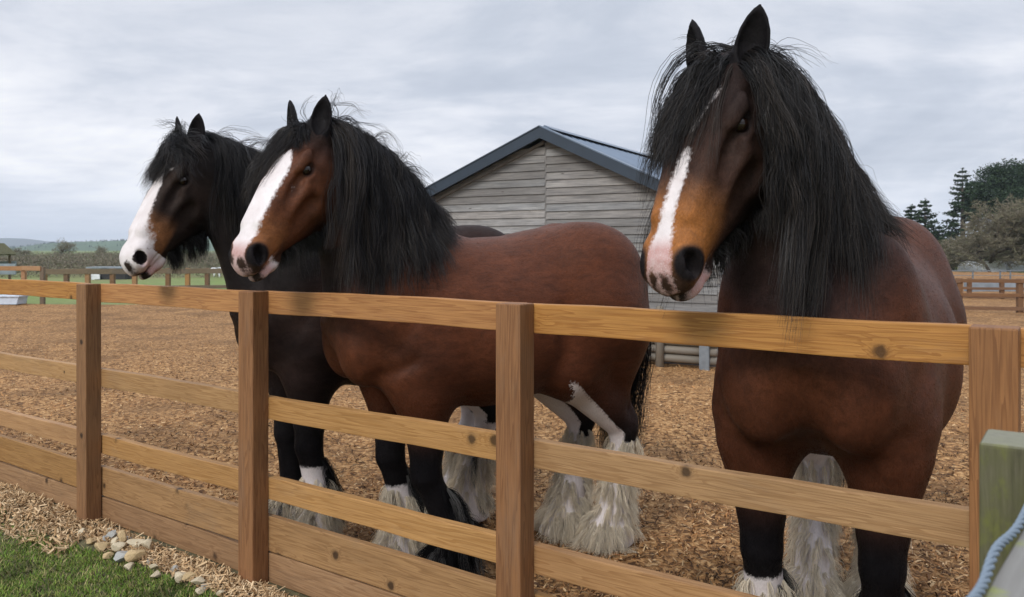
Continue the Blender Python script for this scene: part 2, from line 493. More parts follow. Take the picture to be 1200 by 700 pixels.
def head_field(F, H, ears):
    box_lo, box_hi = np.array([-.26, -.19, -.40]), np.array([.80, .19, .17])
    cs = H.out(np.array([[x, y, z] for x in (box_lo[0], box_hi[0]) for y in (box_lo[1], box_hi[1]) for z in (box_lo[2], box_hi[2])]))
    sl = F.sl(cs.min(0), cs.max(0))
    X, Y, Z = F.grid(sl)
    dx, dy, dz = X - F32(H.P[0]), Y - F32(H.P[1]), Z - F32(H.P[2])
    Q = [((dx * F32(H.R[0, i]) + dy * F32(H.R[1, i]) + dz * F32(H.R[2, i])) / F32(H.k3[i])) for i in range(3)]
    inside = np.ones(Q[0].shape, bool)
    for i in range(3): inside &= (Q[i] > box_lo[i]) & (Q[i] < box_hi[i])
    ii = np.nonzero(inside)
    q = [Q[i][ii] for i in range(3)]
    h = np.full(len(q[0]), 5.0, F32)
    def add(prim, k=0.02, sub=False):
        nonlocal h
        fn, lo, hi = prim; m = k + 0.03
        s = np.ones(len(h), bool)
        for i in range(3): s &= (q[i] > lo[i] - m) & (q[i] < hi[i] + m)
        j = np.nonzero(s)[0]
        if not len(j): return
        d = fn(q[0][j], q[1][j], q[2][j]).astype(F32)
        h[j] = smax(h[j], -d, k) if sub else smin(h[j], d, k)
    add(sect_fn(HEAD_A, HEAD_TOP, HEAD_BOT, HEAD_W, 0.16, 2.35), 0.01)
    for s in (1, -1):
        add(ell_fn((.215, s * .088, -.195), (.130, .042, .115)), 0.035)              # cheek
        add(ell_fn((.170, s * .100, -.008), (.062, .024, .028), rot_z(s * -8)), 0.03)   # brow
        add(ell_fn((.225, s * .106, -.062), (.050, .018, .022)), 0.02)               # lower lid
        add(cone_fn((.27, s * .104, -.085), (.43, s * .076, -.085), .017, .007), 0.03)  # facial crest
        add(cone_fn((.30, s * .056, -.012), (.52, s * .042, -.006), .026, .022), 0.035) # nasal bone
        add(ell_fn((.20, s * .138, -.040), (.040, .031, .026), rot_z(s * -14)), 0.012, True)     # eye opening
        add(ell_fn((.09, s * .122, -.045), (.045, .022, .030)), 0.03, True)
        add(ell_fn((.30, s * .100, -.035), (.07, .022, .020)), 0.03, True)            # hollow behind the brow
        add(ell_fn((.38, s * .116, -.140), (.10, .032, .036)), 0.03, True)           # hollow below the crest
    add(ell_fn((.655, 0, -.052), (.070, .070, .050)), 0.03)                          # nose tip
    add(ell_fn((.700, 0, -.078), (.038, .058, .042)), 0.02)
    for s in (1, -1):
        add(ell_fn((.640, s * .055, -.052), (.062, .028, .044), rot_y(25)), 0.025)
    add(ell_fn((.672, 0, -.148), (.062, .056, .028), rot_y(-8)), 0.014)              # lower lip
    add(ell_fn((.615, 0, -.172), (.055, .052, .032)), 0.025)                         # chin
    for s in (1, -1):
        add(ell_fn((.655, s * .079, -.046), (.044, .028, .022), rot_y(52) @ rot_z(s * -18)), 0.012, True)   # nostril
        add(ell_fn((.635, s * .082, -.116), (.070, .028, .0075), rot_y(-9)), 0.008, True)  # mouth corner
    add(ell_fn((.690, 0, -.118), (.040, .066, .0075), rot_y(-10)), 0.008, True)
    roots = []
    for s, (fwd, splay) in zip((1, -1), ears):
        o, i_, b, e = ear_prims(s, fwd, splay)
        add(o, 0.03); add(i_, 0.006, True); roots.append((b, e))
    g = np.full(inside.shape, 5.0, F32); g[ii] = h * F32(H.k)
    F.f[sl] = smin(F.f[sl], g, 0.05)
    return roots

def make_horse(P):
    t0 = time.time()
    H = Head(P['poll'], P['yaw'], P['pitch'], P.get('roll', 0), P.get('hscale', 1.0), P.get('wide', 1.0))
    hc = H.out(np.array([[-.24, -.13, .1], [-.24, .13, .1], [.76, 0, -.1], [.2, 0, -.34], [.3, .13, 0], [.3, -.13, 0], [-.2, 0, -.0]]))
    lo, hi = hc.min(0) - 0.02, hc.max(0) + 0.02
    fine, coarse = P.get('fine', 0.0055), P.get('coarse', 0.016)
    xs = axis_grid(-1.12, max(1.0, hi[0] + .06), lo[0], hi[0], coarse, fine)
    ys = axis_grid(min(-.5, lo[1] - .05), max(.5, hi[1] + .05), lo[1], hi[1], coarse, fine)
    zs = axis_grid(-.03, hi[2] + .06, lo[2], hi[2], coarse, fine)
    F = Field(xs, ys, zs)
    # ---- trunk
    w_ = P.get('barrel', 1.0)
    tx = [-.865, -.83, -.745, -.63, -.50, -.32, -.14, .04, .20, .36, .50, .60, .68, .715]
    top = [1.30, 1.44, 1.575, 1.655, 1.685, 1.655, 1.615, 1.605, 1.635, 1.685, 1.655, 1.55, 1.40, 1.28]
    bot = [1.10, 1.02, .98, .965, .935, .87, .82, .795, .815, .875, .94, 1.01, 1.08, 1.14]
    wd = [.10, .20, .29, .335, .345, .345, .365, .37, .340, .290, .25, .21, .16, .09]
    wd = [q * w_ for q in wd]
    F.add(sect_fn(tx, top, bot, wd, -0.10, 2.15), 0.05)
    for s in (1, -1):
        F.add(ell_fn((-.595, s * .160, 1.40), (.28, .190, .280)), 0.10)                 # croup
        F.add(ell_fn((-.685, s * .172, 1.17), (.19, .158, .30), rot_y(-14)), 0.10)      # buttock
        F.add(ell_fn((.42, s * .20, 1.24), (.17, .125, .36), rot_y(18)), 0.09)         # shoulder
        F.add(ell_fn((.60, s * .135, 1.13), (.13, .135, .20)), 0.07)                   # breast
        F.add(ell_fn((.38, s * .20, 1.02), (.15, .110, .20)), 0.11)                    # upper arm
        F.add(ell_fn((-.02, s * .17, 1.12), (.45, .20 * w_, .30)), 0.10)
    F.add(cone_fn((-.62, 0, 1.72), (-.25, 0, 1.70), .030, .02), 0.06, True)              # groove of the croup
    F.add(cone_fn((.74, 0, 1.26), (.73, 0, .94), .035, .045), 0.07, True)                # between the breasts
    for s in (1, -1):
        F.add(cone_fn((.52, s * .345, 1.10), (.30, s * .40, 1.52), .012, .03), 0.06, True)    # line before the shoulder blade
        F.add(cone_fn((.60, s * .25, .96), (.44, s * .335, 1.05), .015, .02), 0.05, True)
    F.add(ell_fn((.40, 0, 1.66), (.22, .065, .075)), 0.10)                             # withers
    for s in (1, -1):
        F.add(cone_fn((-.30, s * .40, 1.25), (-.36, s * .37, .98), .015, .03), 0.09, True)    # flank
        F.add(cone_fn((.22, s * .43, 1.45), (.18, s * .43, 1.02), .02, .03), 0.10, True)      # behind the shoulder
    # ---- neck
    under0 = np.array([.58, 0, 1.20])
    pb = H.out([-.015, 0, -.075]); pm = H.out([.03, 0, -.115]); pu = H.out([.10, 0, -.20])
    tt = np.linspace(0, 1, 7)
    for a, b, lift, r0, r1, k in (((.34, 0, 1.58), pb, .10, .115, .070, .07), ((.42, 0, 1.40), pm, .06, .185, .098, .08), (under0, pu, -.03, .165, .088, .08)):
        a = np.array(a, float); mid = (a + b) / 2 + np.array([-0.10, 0, lift]) * 1.0
        pts = bez2(a, mid, b, tt); rr = r0 + (r1 - r0) * tt ** 0.85
        for i in range(6): F.add(cone_fn(pts[i], pts[i + 1], rr[i], rr[i + 1]), k)
    # ---- legs
    legs = []; P.setdefault('bell', {})
    for key in ('lf', 'rf', 'lh', 'rh'):
        fx, fy = P[key]; s = 1 if key[0] == 'l' else -1
        if key[1] == 'f':
            j = [(.22 + .45 * (fx + .06), s * .20, .98), (.5 * .41 + .5 * fx + .02, .5 * s * .19 + .5 * fy, .52), (fx - .015, fy, .20), (fx + .045, fy, .085)]
            F.add(cone_fn(j[0], j[1], .122, .064), 0.13)
            F.add(cone_fn((j[0][0] + .02, j[0][1] + s * .02, .88), (j[1][0], j[1][1], .64), .100, .058), 0.05)
            F.add(ell_fn((j[1][0] + .008, j[1][1], j[1][2]), (.062, .060, .080)), 0.04)
            F.add(cone_fn(j[1], j[2], .052, .047), 0.03)
            F.add(ell_fn((j[2][0] - .015, j[2][1], j[2][2]), (.066, .058, .066)), 0.03)
        else:
            j0 = (-.58, s * .19, 1.22); st = (-.40 + .25 * (fx + .66), s * .22 * .7 + fy * .3, .96)
            hk = (.35 * -.72 + .65 * (fx - .10), .4 * s * .18 + .6 * fy, .60)
            j = [st, hk, (fx - .03, fy, .20), (fx + .04, fy, .085)]
            F.add(cone_fn(j0, st, .215, .150), 0.10)
            F.add(cone_fn((-.74, s * .17, 1.12), (hk[0] + .06, hk[1], hk[2] + .22), .165, .085), 0.08)
            F.add(cone_fn(st, hk, .138, .064), 0.08)
            F.add(ell_fn((hk[0], hk[1], hk[2]), (.066, .056, .098), rot_y(-14)), 0.04)
            F.add(cone_fn((hk[0] - .045, hk[1], hk[2] + .05), (hk[0] + .01, hk[1], hk[2] + .20), .030, .022), 0.05)
            F.add(cone_fn(hk, j[2], .062, .052), 0.03)
            F.add(ell_fn((j[2][0] - .012, j[2][1], j[2][2]), (.064, .056, .066)), 0.03)
        bl = P['bell'].get(key, .55)
        ct = (.42 - j[2][2]) / (j[1][2] - j[2][2]); F.add(cone_fn((j[2][0] + (j[1][0] - j[2][0]) * ct, j[2][1] + (j[1][1] - j[2][1]) * ct, .42), (j[2][0], fy, .24), .050 + .008 * bl, .054 + .014 * bl), 0.05)
        F.add(cone_fn((j[2][0], fy, .24), (j[2][0] + .025, fy, .03), .054 + .014 * bl, .078 + .050 * bl), 0.03)
        F.add(cone_fn(j[2], j[3], .054, .060), 0.03)
        F.add(cone_fn((j[3][0] + .012, fy, .088), (j[3][0] + .03, fy, .0), .070, .092), 0.02)
        legs.append((key, j))
    # ---- head
    ear_roots = head_field(F, H, P.get('ears', ((24, 8), (24, 8))))
    # flat soles
    F.f = np.maximum(F.f, (0.002 - F.ax[2])[None, None, :])
    V, Q = surface_nets(F)
    # ---- coat pattern fields
    q = H.inn(V); qa, qs, qd = q[:, 0], q[:, 1], q[:, 2]
    box = (qa > -.25) & (qa < .8) & (np.abs(qs) < .2) & (qd > -.40) & (qd < .2)
    hw = np.where(box, smooth(-.02, .10, qa - np.maximum(0, -.20 - qd) * 0.7 + np.maximum(0, qd - .0) * -2.0), 0.0)
    ear = box & (qa < .012) & (qd > -.04) & (np.abs(qs) > .03)
    n = len(V)
    col = np.empty((n, 3)); col[:] = P['body']
    z = V[:, 2]
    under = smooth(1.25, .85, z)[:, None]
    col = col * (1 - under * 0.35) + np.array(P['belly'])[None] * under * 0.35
    nk = smooth(*P.get('neckx', (.42, .66)), V[:, 0] + (z - 1.5) * 0.8) * smooth(1.10, 1.40, z)
    col = col * (1 - nk[:, None] * P['neckmix']) + np.array(P['neck']) * (nk * P['neckmix'])[:, None]
    white = np.full(n, -0.3); pink = np.zeros(n)
    black = np.array([.010, .009, .010]); 
    for key, j in legs:
        js = np.array(j)
        cx = np.interp(z, js[::-1, 2], js[::-1, 0]); cy = np.interp(z, js[::-1, 2], js[::-1, 1])
        near = (np.hypot(V[:, 0] - cx, V[:, 1] - cy) < .20) & (z < 1.0)
        kk = smooth(*(P['blackf'] if key[1] == 'f' else P['blackh']), z) * near
        col = col * (1 - kk[:, None]) + black * kk[:, None]
        zb, front = P['white'][key]
        wv = zb - z + .03 * vnoise(V[:, 0] * 9, V[:, 1] * 9 + V[:, 2] * 2, 8, 2, 1)
        if front: wv = np.maximum(wv, np.minimum((front + .04 - z) * .6, (V[:, 0] - cx - .045 - .05 * smooth(.68, .98, z) + .05 * vnoise(V[:, 2] * 6, V[:, 1] * 3, 9, 2, 1)) * 2.0))
        wv = np.where(near & (z < .98), wv, -.3)
        white = np.maximum(white, wv)
        hoof = smooth(.03, .015, z)
        col = col * (1 - hoof[:, None]) + np.array([.05, .042, .035]) * hoof[:, None]
    # head
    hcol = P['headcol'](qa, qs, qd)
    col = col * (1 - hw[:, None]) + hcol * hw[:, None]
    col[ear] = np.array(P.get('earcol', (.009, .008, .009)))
    hwt, hp = P['blaze'](qa, qs, qd)
    inh = box & (hw > .02)
    white = np.where(inh, hwt, np.where(box, -.3, white)); pink = np.where(inh, hp, 0)
    # nostrils and the line of the mouth are dark skin
    for s in (1, -1):
        dn = np.linalg.norm((q - np.array([.655, s * .064, -.046])) / np.array([.038, .030, .036]), axis=1)
        nz = smooth(1.25, .75, dn) * inh * (np.abs(qs) > 0)
        ring = smooth(*P['nostril'], dn) * inh * (qs * s > 0)
        g = np.maximum(nz, ring)
        col = col * (1 - g[:, None]) + np.array([.012, .010, .011]) * g[:, None]
        white = np.minimum(white, (.35 - g) * .05 + .0)
        de = np.linalg.norm((q - np.array([.20, s * .116, -.040])) / np.array([.046, .03, .030]), axis=1)
        ge = smooth(1.0, .7, de) * inh
        col = col * (1 - ge[:, None] * .6) + np.array([.014, .011, .011]) * ge[:, None] * .6
    root = empty('draft_horse', (*P['root'], ZG), R_(P['heading']))
    body = np_mesh('body', V, Q, P['mat'], root, True, col, {'white': white, 'pink': pink})
    # ---- short winter coat
    wmix = smooth(-.004, .005, white)[:, None]
    wcol = np.array([.70, .655, .65]) * (1 - .55 * pink[:, None]) + np.array([.47, .30, .28]) * .55 * pink[:, None]
    cfin = col * (1 - wmix) + wcol * wmix
    A, B, C_, D_ = (V[Q[:, i]] for i in range(4))
    fn = np.cross(C_ - A, D_ - B); ar = np.linalg.norm(fn, axis=1); fn = fn / (ar[:, None] + 1e-12)
    fc = (A + C_) / 2; hq = hw[Q[:, 0]]
    wgt = ar * np.where(fc[:, 2] < .03, 0, 1) * np.where(ear[Q[:, 0]], 0, 1) * np.where(hq > .5, 1, np.where(fc[:, 2] < .9, 1.6, .22)) * (1 + 1.2 * hq); cum = np.cumsum(wgt); N = P.get('ncoat', 110000)
    fi = np.searchsorted(cum, rng.random(N) * cum[-1]); fi = np.minimum(fi, len(Q) - 1)
    uu, vv = rng.random((N, 1)), rng.random((N, 1))
    rt = A[fi] * (1 - uu) * (1 - vv) + B[fi] * uu * (1 - vv) + C_[fi] * uu * vv + D_[fi] * (1 - uu) * vv
    nn = F.grad(rt)
    onh = hq[fi][:, None]
    leg = smooth(1.0, .8, rt[:, 2])[:, None]
    fl = np.array([-.8, 0, -.55])[None] * (1 - leg) + np.array([-.1, 0, -1.0])[None] * leg
    fl = fl * (1 - onh) + H.dirv([.9, 0, -.25])[None] * onh
    fl = fl + rng.normal(size=(N, 3)) * .22 + np.stack([vnoise(rt[:, 0] + rt[:, 1], rt[:, 2], 3 + i, 3, 3) for i in range(3)], 1) * .7
    fl = fl - nn * (fl * nn).sum(1, keepdims=True); fl /= np.linalg.norm(fl, axis=1, keepdims=True) + 1e-9
    sd_ = np.cross(nn, fl)
    L_ = rng.uniform(.006, .012, (N, 1)) * (1 - .45 * onh); wv = rng.uniform(.0005, .0011, (N, 1)) * (1 - .35 * onh)
    pp = [(0, -.0005, 1.0), (.5, .0006, .8), (1.0, .0010, .15)]
    W_ = np.stack([rt + fl * L_ * a_ + nn * h_ * (1 - .5 * onh) + sd_ * wv * w_ * sg for a_, h_, w_ in pp for sg in (-1, 1)], 1)
    bse = np.arange(N)[:, None] * 6
    Qc = np.concatenate([bse + np.array([0, 1, 3, 2])[None], bse + np.array([2, 3, 5, 4])[None]])
    cc_ = cfin[Q[fi, 0]] * rng.uniform(.80, 1.2, (N, 1)) ** (1 - .3 * onh)
    np_mesh('coat_hair', W_.reshape(-1, 3), Qc, M['fur'], root, True, np.repeat(cc_, 6, 0))
    # ---- eyes
    for s in (1, -1):
        bm = bmesh.new()
        bmesh.ops.create_uvsphere(bm, u_segments=24, v_segments=16, radius=.0255 * H.k)
        me = bpy.data.meshes.new('eye'); bm.to_mesh(me); bm.free()
        for p in me.polygons: p.use_smooth = True
        e = link('eye', me, M['eye'], root); e.location = H.out([.20, s * .0990, -.040])
    # ---- hair
    def hair(name, roots, d0, length, cols, n=16, r0=.011, rad=.00085, mat=None, **kw):
        cv = kw.pop('cvar', (.6, 1.45))
        lkw = {k: kw.pop(k) for k in ('taper', 'frizz', 'lenvar') if k in kw}
        n = n if name in ('feather', 'beard') else int(n * 1.3)
        G = grow(F, roots, d0, length, **kw)
        Tn_ = G.shape[1]; tw = np.linspace(0, 1, Tn_)[None, :, None]
        wd_ = rng.normal(size=(len(G), 1, 3)); amp = np.asarray(length).reshape(-1, 1, 1) * .022
        G = G + wd_ * amp * np.sin(2 * PI * (rng.uniform(1.0, 2.4, (len(G), 1, 1)) * tw + rng.random((len(G), 1, 1)))) * np.minimum(tw * 2, 1)
        L = locks(G, n, r0, **lkw)
        c = np.repeat(cols, n, 0) * rng.uniform(*cv, (len(L), 1))
        return L, strand_radius(len(L), L.shape[1], rad), c
    def bleach(c, T):
        w = (rng.random((len(c), 1, 1)) < .30) * np.linspace(0, 1, T)[None, :, None] ** 1.6 * rng.uniform(.3, 1.0, (len(c), 1, 1))
        return c[:, None] * (1 - w) + np.array([.062, .048, .038]) * w
    def emit(name, parts, mat):
        v, qd_, cc, o = [], [], [], 0
        for L, r, c in parts:
            a, b, d = strand_tubes(L, r, bleach(c, L.shape[1]) if name in ('mane', 'forelock') else c); v.append(a); qd_.append(b + o); cc.append(d); o += len(a)
        return np_mesh(name, np.concatenate(v), np.concatenate(qd_), mat, root, True, np.concatenate(cc))
    hb = np.array(P['hair'])
    def hcols(N, grey=0.0):
        c = np.repeat(hb[None], N, 0) * rng.uniform(.5, 1.7, (N, 1)); mb = rng.random(N) < .18; c[mb] = np.array([.026, .020, .017]) * rng.uniform(.7, 1.4, (mb.sum(), 1))
        m = rng.random(N) < grey
        c[m] = np.array([.09, .085, .085]) * rng.uniform(.5, 1.3, (m.sum(), 1))
        return c
    # mane along the crest
    cw = np.array(P.get('withers', (.22, 0, 1.66))); cp = H.out([-.045, 0, -.060])
    mid = (cw + cp) / 2 + np.array([-.08, 0, .17])
    hy = R_(P['yaw']); bk = -np.array([math.cos(hy), math.sin(hy)])
    parts = []
    for (N, side, ln, n, r0, kw) in P['mane']:
        u = rng.random(N) ** 0.8
        rt = bez2(cw, mid, cp, u)
        rt[:, :2] += rng.normal(size=(N, 2)) * .014
        g = F.grad(rt); rt = rt - g * (F.sample(rt) - .002)[:, None]
        sv = np.where(rng.random(N) < side, 1.0, -1.0)
        fw = np.array(P.get('mane_fwd', (0.0, 0.0)))
        d0 = np.stack([rng.normal(size=N) * .25 + fw[0] * u, sv * rng.uniform(.7, 1.1, N), rng.uniform(.0, .5, N)], 1)
        d0[:, :2] += bk * (u ** 2)[:, None] * .8
        gd = np.stack([rng.normal(size=N) * .10 + fw[1] * u, sv * P.get('mane_out', .08), -np.ones(N)], 1)
        gd[:, :2] += bk * (u ** 2)[:, None] * P.get('mane_back', .22)
        parts.append(hair('mane', rt, d0, ln * rng.uniform(.65, 1.1, N) * np.interp(u, [0, .15, .5, 1], P.get('mane_len', (.5, .75, 1, .95))), hcols(N, P.get('grey', .03)), n, r0, gdir=gd, **kw))
    mane = emit('mane', parts, M['hair'])
    # forelock from between the ears
    parts = []
    for (N, dirs, ln, n, r0, kw) in P['forelock']:
        kw = dict(kw); lat = kw.pop('lat', 1.0); s0 = kw.pop('s0', 0.0); ra = kw.pop('ra', 0.0); rd = kw.pop('rd', 0.0); sw = kw.pop('sw', .026)
        rt = H.out(np.stack([rng.normal(size=N) * .018 - .005 + ra, s0 + rng.normal(size=N) * sw, np.full(N, rd)], 1))
        g = F.grad(rt); rt = rt - g * (F.sample(rt) - .002)[:, None]
        k = rng.integers(0, len(dirs), N); dl = np.array([dirs[i] for i in k]) + rng.normal(size=(N, 3)) * .14
        d0 = H.dirv(dl)
        gd = np.array([0, 0, -1.0])[None] * .75 + H.dirv(dl * np.array([.5, lat, 0])) * .5
        parts.append(hair('forelock', rt, d0, ln * rng.uniform(.55, 1.15, N), hcols(N, P.get('grey', .03)), n, r0, gdir=gd, **kw))
    emit('forelock', parts, M['hair'])
    # beard under the jaw
    N = P['beard'][0]
    ja = rng.uniform(.12, .56, N); jb = np.interp(ja, HEAD_A, HEAD_BOT)
    rt = H.out(np.stack([ja, rng.normal(size=N) * .03, jb + .01], 1))
    g = F.grad(rt); rt = rt - g * (F.sample(rt) - .001)[:, None]
    d0 = H.dirv([-.3, 0, -1]) + rng.normal(size=(N, 3)) * .2
    L = hair('beard', rt, d0, P['beard'][1] * rng.uniform(.4, 1.2, N), np.repeat(np.array(P['beard'][2])[None], N, 0) * rng.uniform(.6, 1.5, (N, 1)), 9, .008, .0009, steps=8, grav=.35, stiff=.7, off=(.002, .02))
    emit('chin_hair', [L], M['hair'])
    # feather on the legs
    for key, j in legs:
        js = np.array(j)
        parts = []
        for (N, z0, z1, phi0, phi1, ln, colr, grey, n) in P['feather'][key]:
            z = rng.uniform(z0, z1, N); ph = np.radians(180 + rng.uniform(phi0, phi1, N))
            cx = np.interp(z, js[::-1, 2], js[::-1, 0]); cy = np.interp(z, js[::-1, 2], js[::-1, 1])
            dv = np.stack([np.cos(ph), np.sin(ph), np.zeros(N)], 1)
            rt = np.stack([cx, cy, z], 1) + dv * .07
            for _ in range(2):
                g = F.grad(rt); rt = rt - g * (F.sample(rt) - .001)[:, None]
            low = smooth(.34, .16, z)[:, None]
            d0 = dv * (.16 + .30 * low) + np.array([-.05, 0, -.85]) + rng.normal(size=(N, 3)) * .12
            c = np.repeat(np.array(colr)[None], N, 0) * rng.uniform(.85, 1.1, (N, 1))
            m = rng.random(N) < grey[0]; c[m] = np.array(grey[1]) * rng.uniform(.6, 1.2, (m.sum(), 1))
            gd = dv * .16 * low + np.array([0, 0, -1.0])
            parts.append(hair('feather', rt, d0, ln * rng.uniform(.7, 1.15, N), c, int(n * 1.7), .009, .0009, steps=9, grav=.18, stiff=.84, off=(.001, .016), gdir=gd, wander=.035, taper=.35, frizz=.0035, cvar=(.85, 1.2)))
        emit('feather', parts, M['feather'])
    # tail
    N = 90
    rt = np.array([-.855, -.05, 1.30]) + rng.normal(size=(N, 3)) * np.array([.008, .022, .04])
    d0 = np.array([-.5, 0, -.3]) + rng.normal(size=(N, 3)) * .15
    tl = P.get('tail_dir', 0.0)
    L = hair('tail', rt, d0, rng.uniform(.6, 1.0, N), hcols(N, .0), 14, .02, .0015, steps=14, grav=.35, stiff=.72, off=(.002, .03), gdir=(.22, tl - .05, -1))
    emit('tail', [L], M['hair'])
    print('horse', len(V), 'verts', round(time.time() - t0, 1), 's')
    return root, H, F
M = {}
M['coat'] = m_coat('bay_coat')
M['hair'] = m_hair('horse_hair', 0.38, 0.22)
M['fur'] = m_hair('coat_hair', 0.9, 0.0)
mt, t_ = new_mat('leg_feather'); c_ = t_.attr('col')
pb = t_.n('ShaderNodeBsdfPrincipled', {'Base Color': c_, 'Roughness': .6, 'Specular IOR Level': .2}); tb = t_.n('ShaderNodeBsdfTranslucent', {'Color': c_})
mx = t_.n('ShaderNodeMixShader', {0: .35, 1: pb.outputs[0], 2: tb.outputs[0]}); ou = t_.n('ShaderNodeOutputMaterial'); t_.t.links.new(mx.outputs[0], ou.inputs[0]); M['feather'] = mt
mt, t_ = new_mat('eye_gloss'); finish(t_, Base_Color=(.012, .006, .004), Roughness=0.07, Specular_IOR_Level=0.4); M['eye'] = mt
WH, BK = (.90, .82, .68), (.010, .0095, .011)
GREY = (.16, .155, .15)

def lerp_col(base, items):
    """items: (weight array, colour)"""
    c = np.empty((len(items[0][0]), 3)); c[:] = base
    for w, k in items: c = c * (1 - w[:, None]) + np.array(k)[None] * w[:, None]
    return c

# ---- the bay in the middle
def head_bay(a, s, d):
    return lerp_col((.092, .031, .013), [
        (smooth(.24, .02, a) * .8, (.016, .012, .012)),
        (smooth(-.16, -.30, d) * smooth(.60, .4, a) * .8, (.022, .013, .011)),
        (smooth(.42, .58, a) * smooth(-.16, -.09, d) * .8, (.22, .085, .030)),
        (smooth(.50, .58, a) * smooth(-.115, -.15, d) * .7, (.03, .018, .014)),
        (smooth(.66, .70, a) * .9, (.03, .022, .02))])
def blaze_bay(a, s, d):
    w = np.interp(a, [.10, .13, .20, .30, .42, .52, .60, .66, .74], [-.04, .012, .052, .066, .066, .064, .054, .050, .05]) - np.abs(s - np.interp(a, [.1, .25, .4], [.02, .006, -.004]))
    w = np.minimum(w, np.where(a > .63, .2, (d + .055) * .8))
    lip = np.minimum(a - .62, -.118 - d) * .8
    w = np.maximum(w, lip)
    patch = np.maximum(.022 - np.hypot((a - .715), (s - .022)), .016 - np.hypot((a - .70), (s + .035)))
    w = np.minimum(w, -patch)
    p = smooth(.60, .68, a)
    return w, p

H2 = dict(root=(-.182, 4.04), heading=-153.4, poll=(.885, .150, 2.055), yaw=32, pitch=56, hscale=.925, wide=1.04, mane_back=-.04, mane_out=.03, mane_len=(.20, .42, .80, 1.0), withers=(.34, 0, 1.64), roll=0,
    lf=(.215, .20), rf=(.30, -.20), lh=(-.735, .10), rh=(-.61, -.15),
    body=(.082, .026, .0115), belly=(.050, .018, .010), neck=(.014, .011, .011), neckmix=.95,
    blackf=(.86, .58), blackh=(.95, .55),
    white=dict(lf=(-.2, 0), rf=(.38, 0), lh=(.54, .86), rh=(.52, .92)),
    headcol=head_bay, blaze=blaze_bay, nostril=(1.7, 1.25), mat=M['coat'],
    hair=(.0105, .0098, .0115), grey=.03, ears=((26, 6), (28, 10)),
    mane=[(300, .90, .86, 26, .013, dict(stiff=.58, grav=.46, off=(.004, .035), wander=.035)),
          (50, .55, .34, 6, .012, dict(stiff=.80, grav=.24, wander=.10, off=(.01, .05)))],
    forelock=[(95, [(.45, -.85, .40), (.65, -.65, .45), (.85, -.50, .35)], .36, 20, .009, dict(stiff=.62, grav=.42, off=(.002, .012), wander=.03, s0=-.018, sw=.020)),
              (22, [(.5, .35, .6), (.7, .15, .5)], .13, 14, .008, dict(stiff=.6, grav=.4, off=(.002, .008), wander=.03)),
              (7, [(.2, .5, .9), (.2, -.5, .9)], .16, 4, .010, dict(stiff=.85, grav=.15, off=(.01, .03), wander=.1))],
    beard=(150, .085, (.030, .028, .028)),
    bell=dict(lf=.4, rf=.75, lh=.85, rh=.8),
    feather=dict(
        lf=[(70, .20, .46, -70, 70, .20, BK, (.26, GREY), 12), (150, .05, .24, -180, 180, .13, BK, (.08, GREY), 12), (12, .24, .38, 60, 120, .14, WH, (0, WH), 10)],
        rf=[(60, .22, .46, -60, 60, .22, BK, (.34, GREY), 12), (190, .04, .36, -180, 180, .105, WH, (.02, GREY), 12)],
        lh=[(240, .04, .56, -180, 180, .095, WH, (0, GREY), 12), (80, .04, .13, -180, 180, .125, WH, (.0, GREY), 12)],
        rh=[(240, .04, .56, -180, 180, .095, WH, (0, GREY), 12), (80, .04, .13, -180, 180, .125, WH, (.0, GREY), 12)]),
    tail_dir=-.02)

# ---- the dark one at the far side
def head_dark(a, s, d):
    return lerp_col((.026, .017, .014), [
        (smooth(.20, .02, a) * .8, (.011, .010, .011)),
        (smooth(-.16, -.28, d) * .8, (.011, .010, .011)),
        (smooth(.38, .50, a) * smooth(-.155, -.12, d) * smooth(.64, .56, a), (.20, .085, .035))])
def blaze_dark(a, s, d):
    w = np.interp(a, [.12, .18, .26, .34, .44, .52, .58, .64, .74], [-.03, .012, .045, .056, .066, .078, .09, .1, .1]) - np.abs(s)
    w = np.minimum(w, np.where(a > .59, .2, (d + np.interp(a, [.2, .45, .58, .63], [.03, .04, .075, .13])) * .8))
    w = np.maximum(w, np.minimum((a - .60), .2) * np.where(d > -.2, 1, 0) - np.where(d > -.2, 0, .3))
    w = np.maximum(w, .010 - np.hypot(a - .165, s - .055))
    patch = .022 - np.hypot((a - .715), (s - .03))
    w = np.minimum(w, -patch)
    return w, smooth(.58, .66, a) * smooth(-.03, -.10, d)

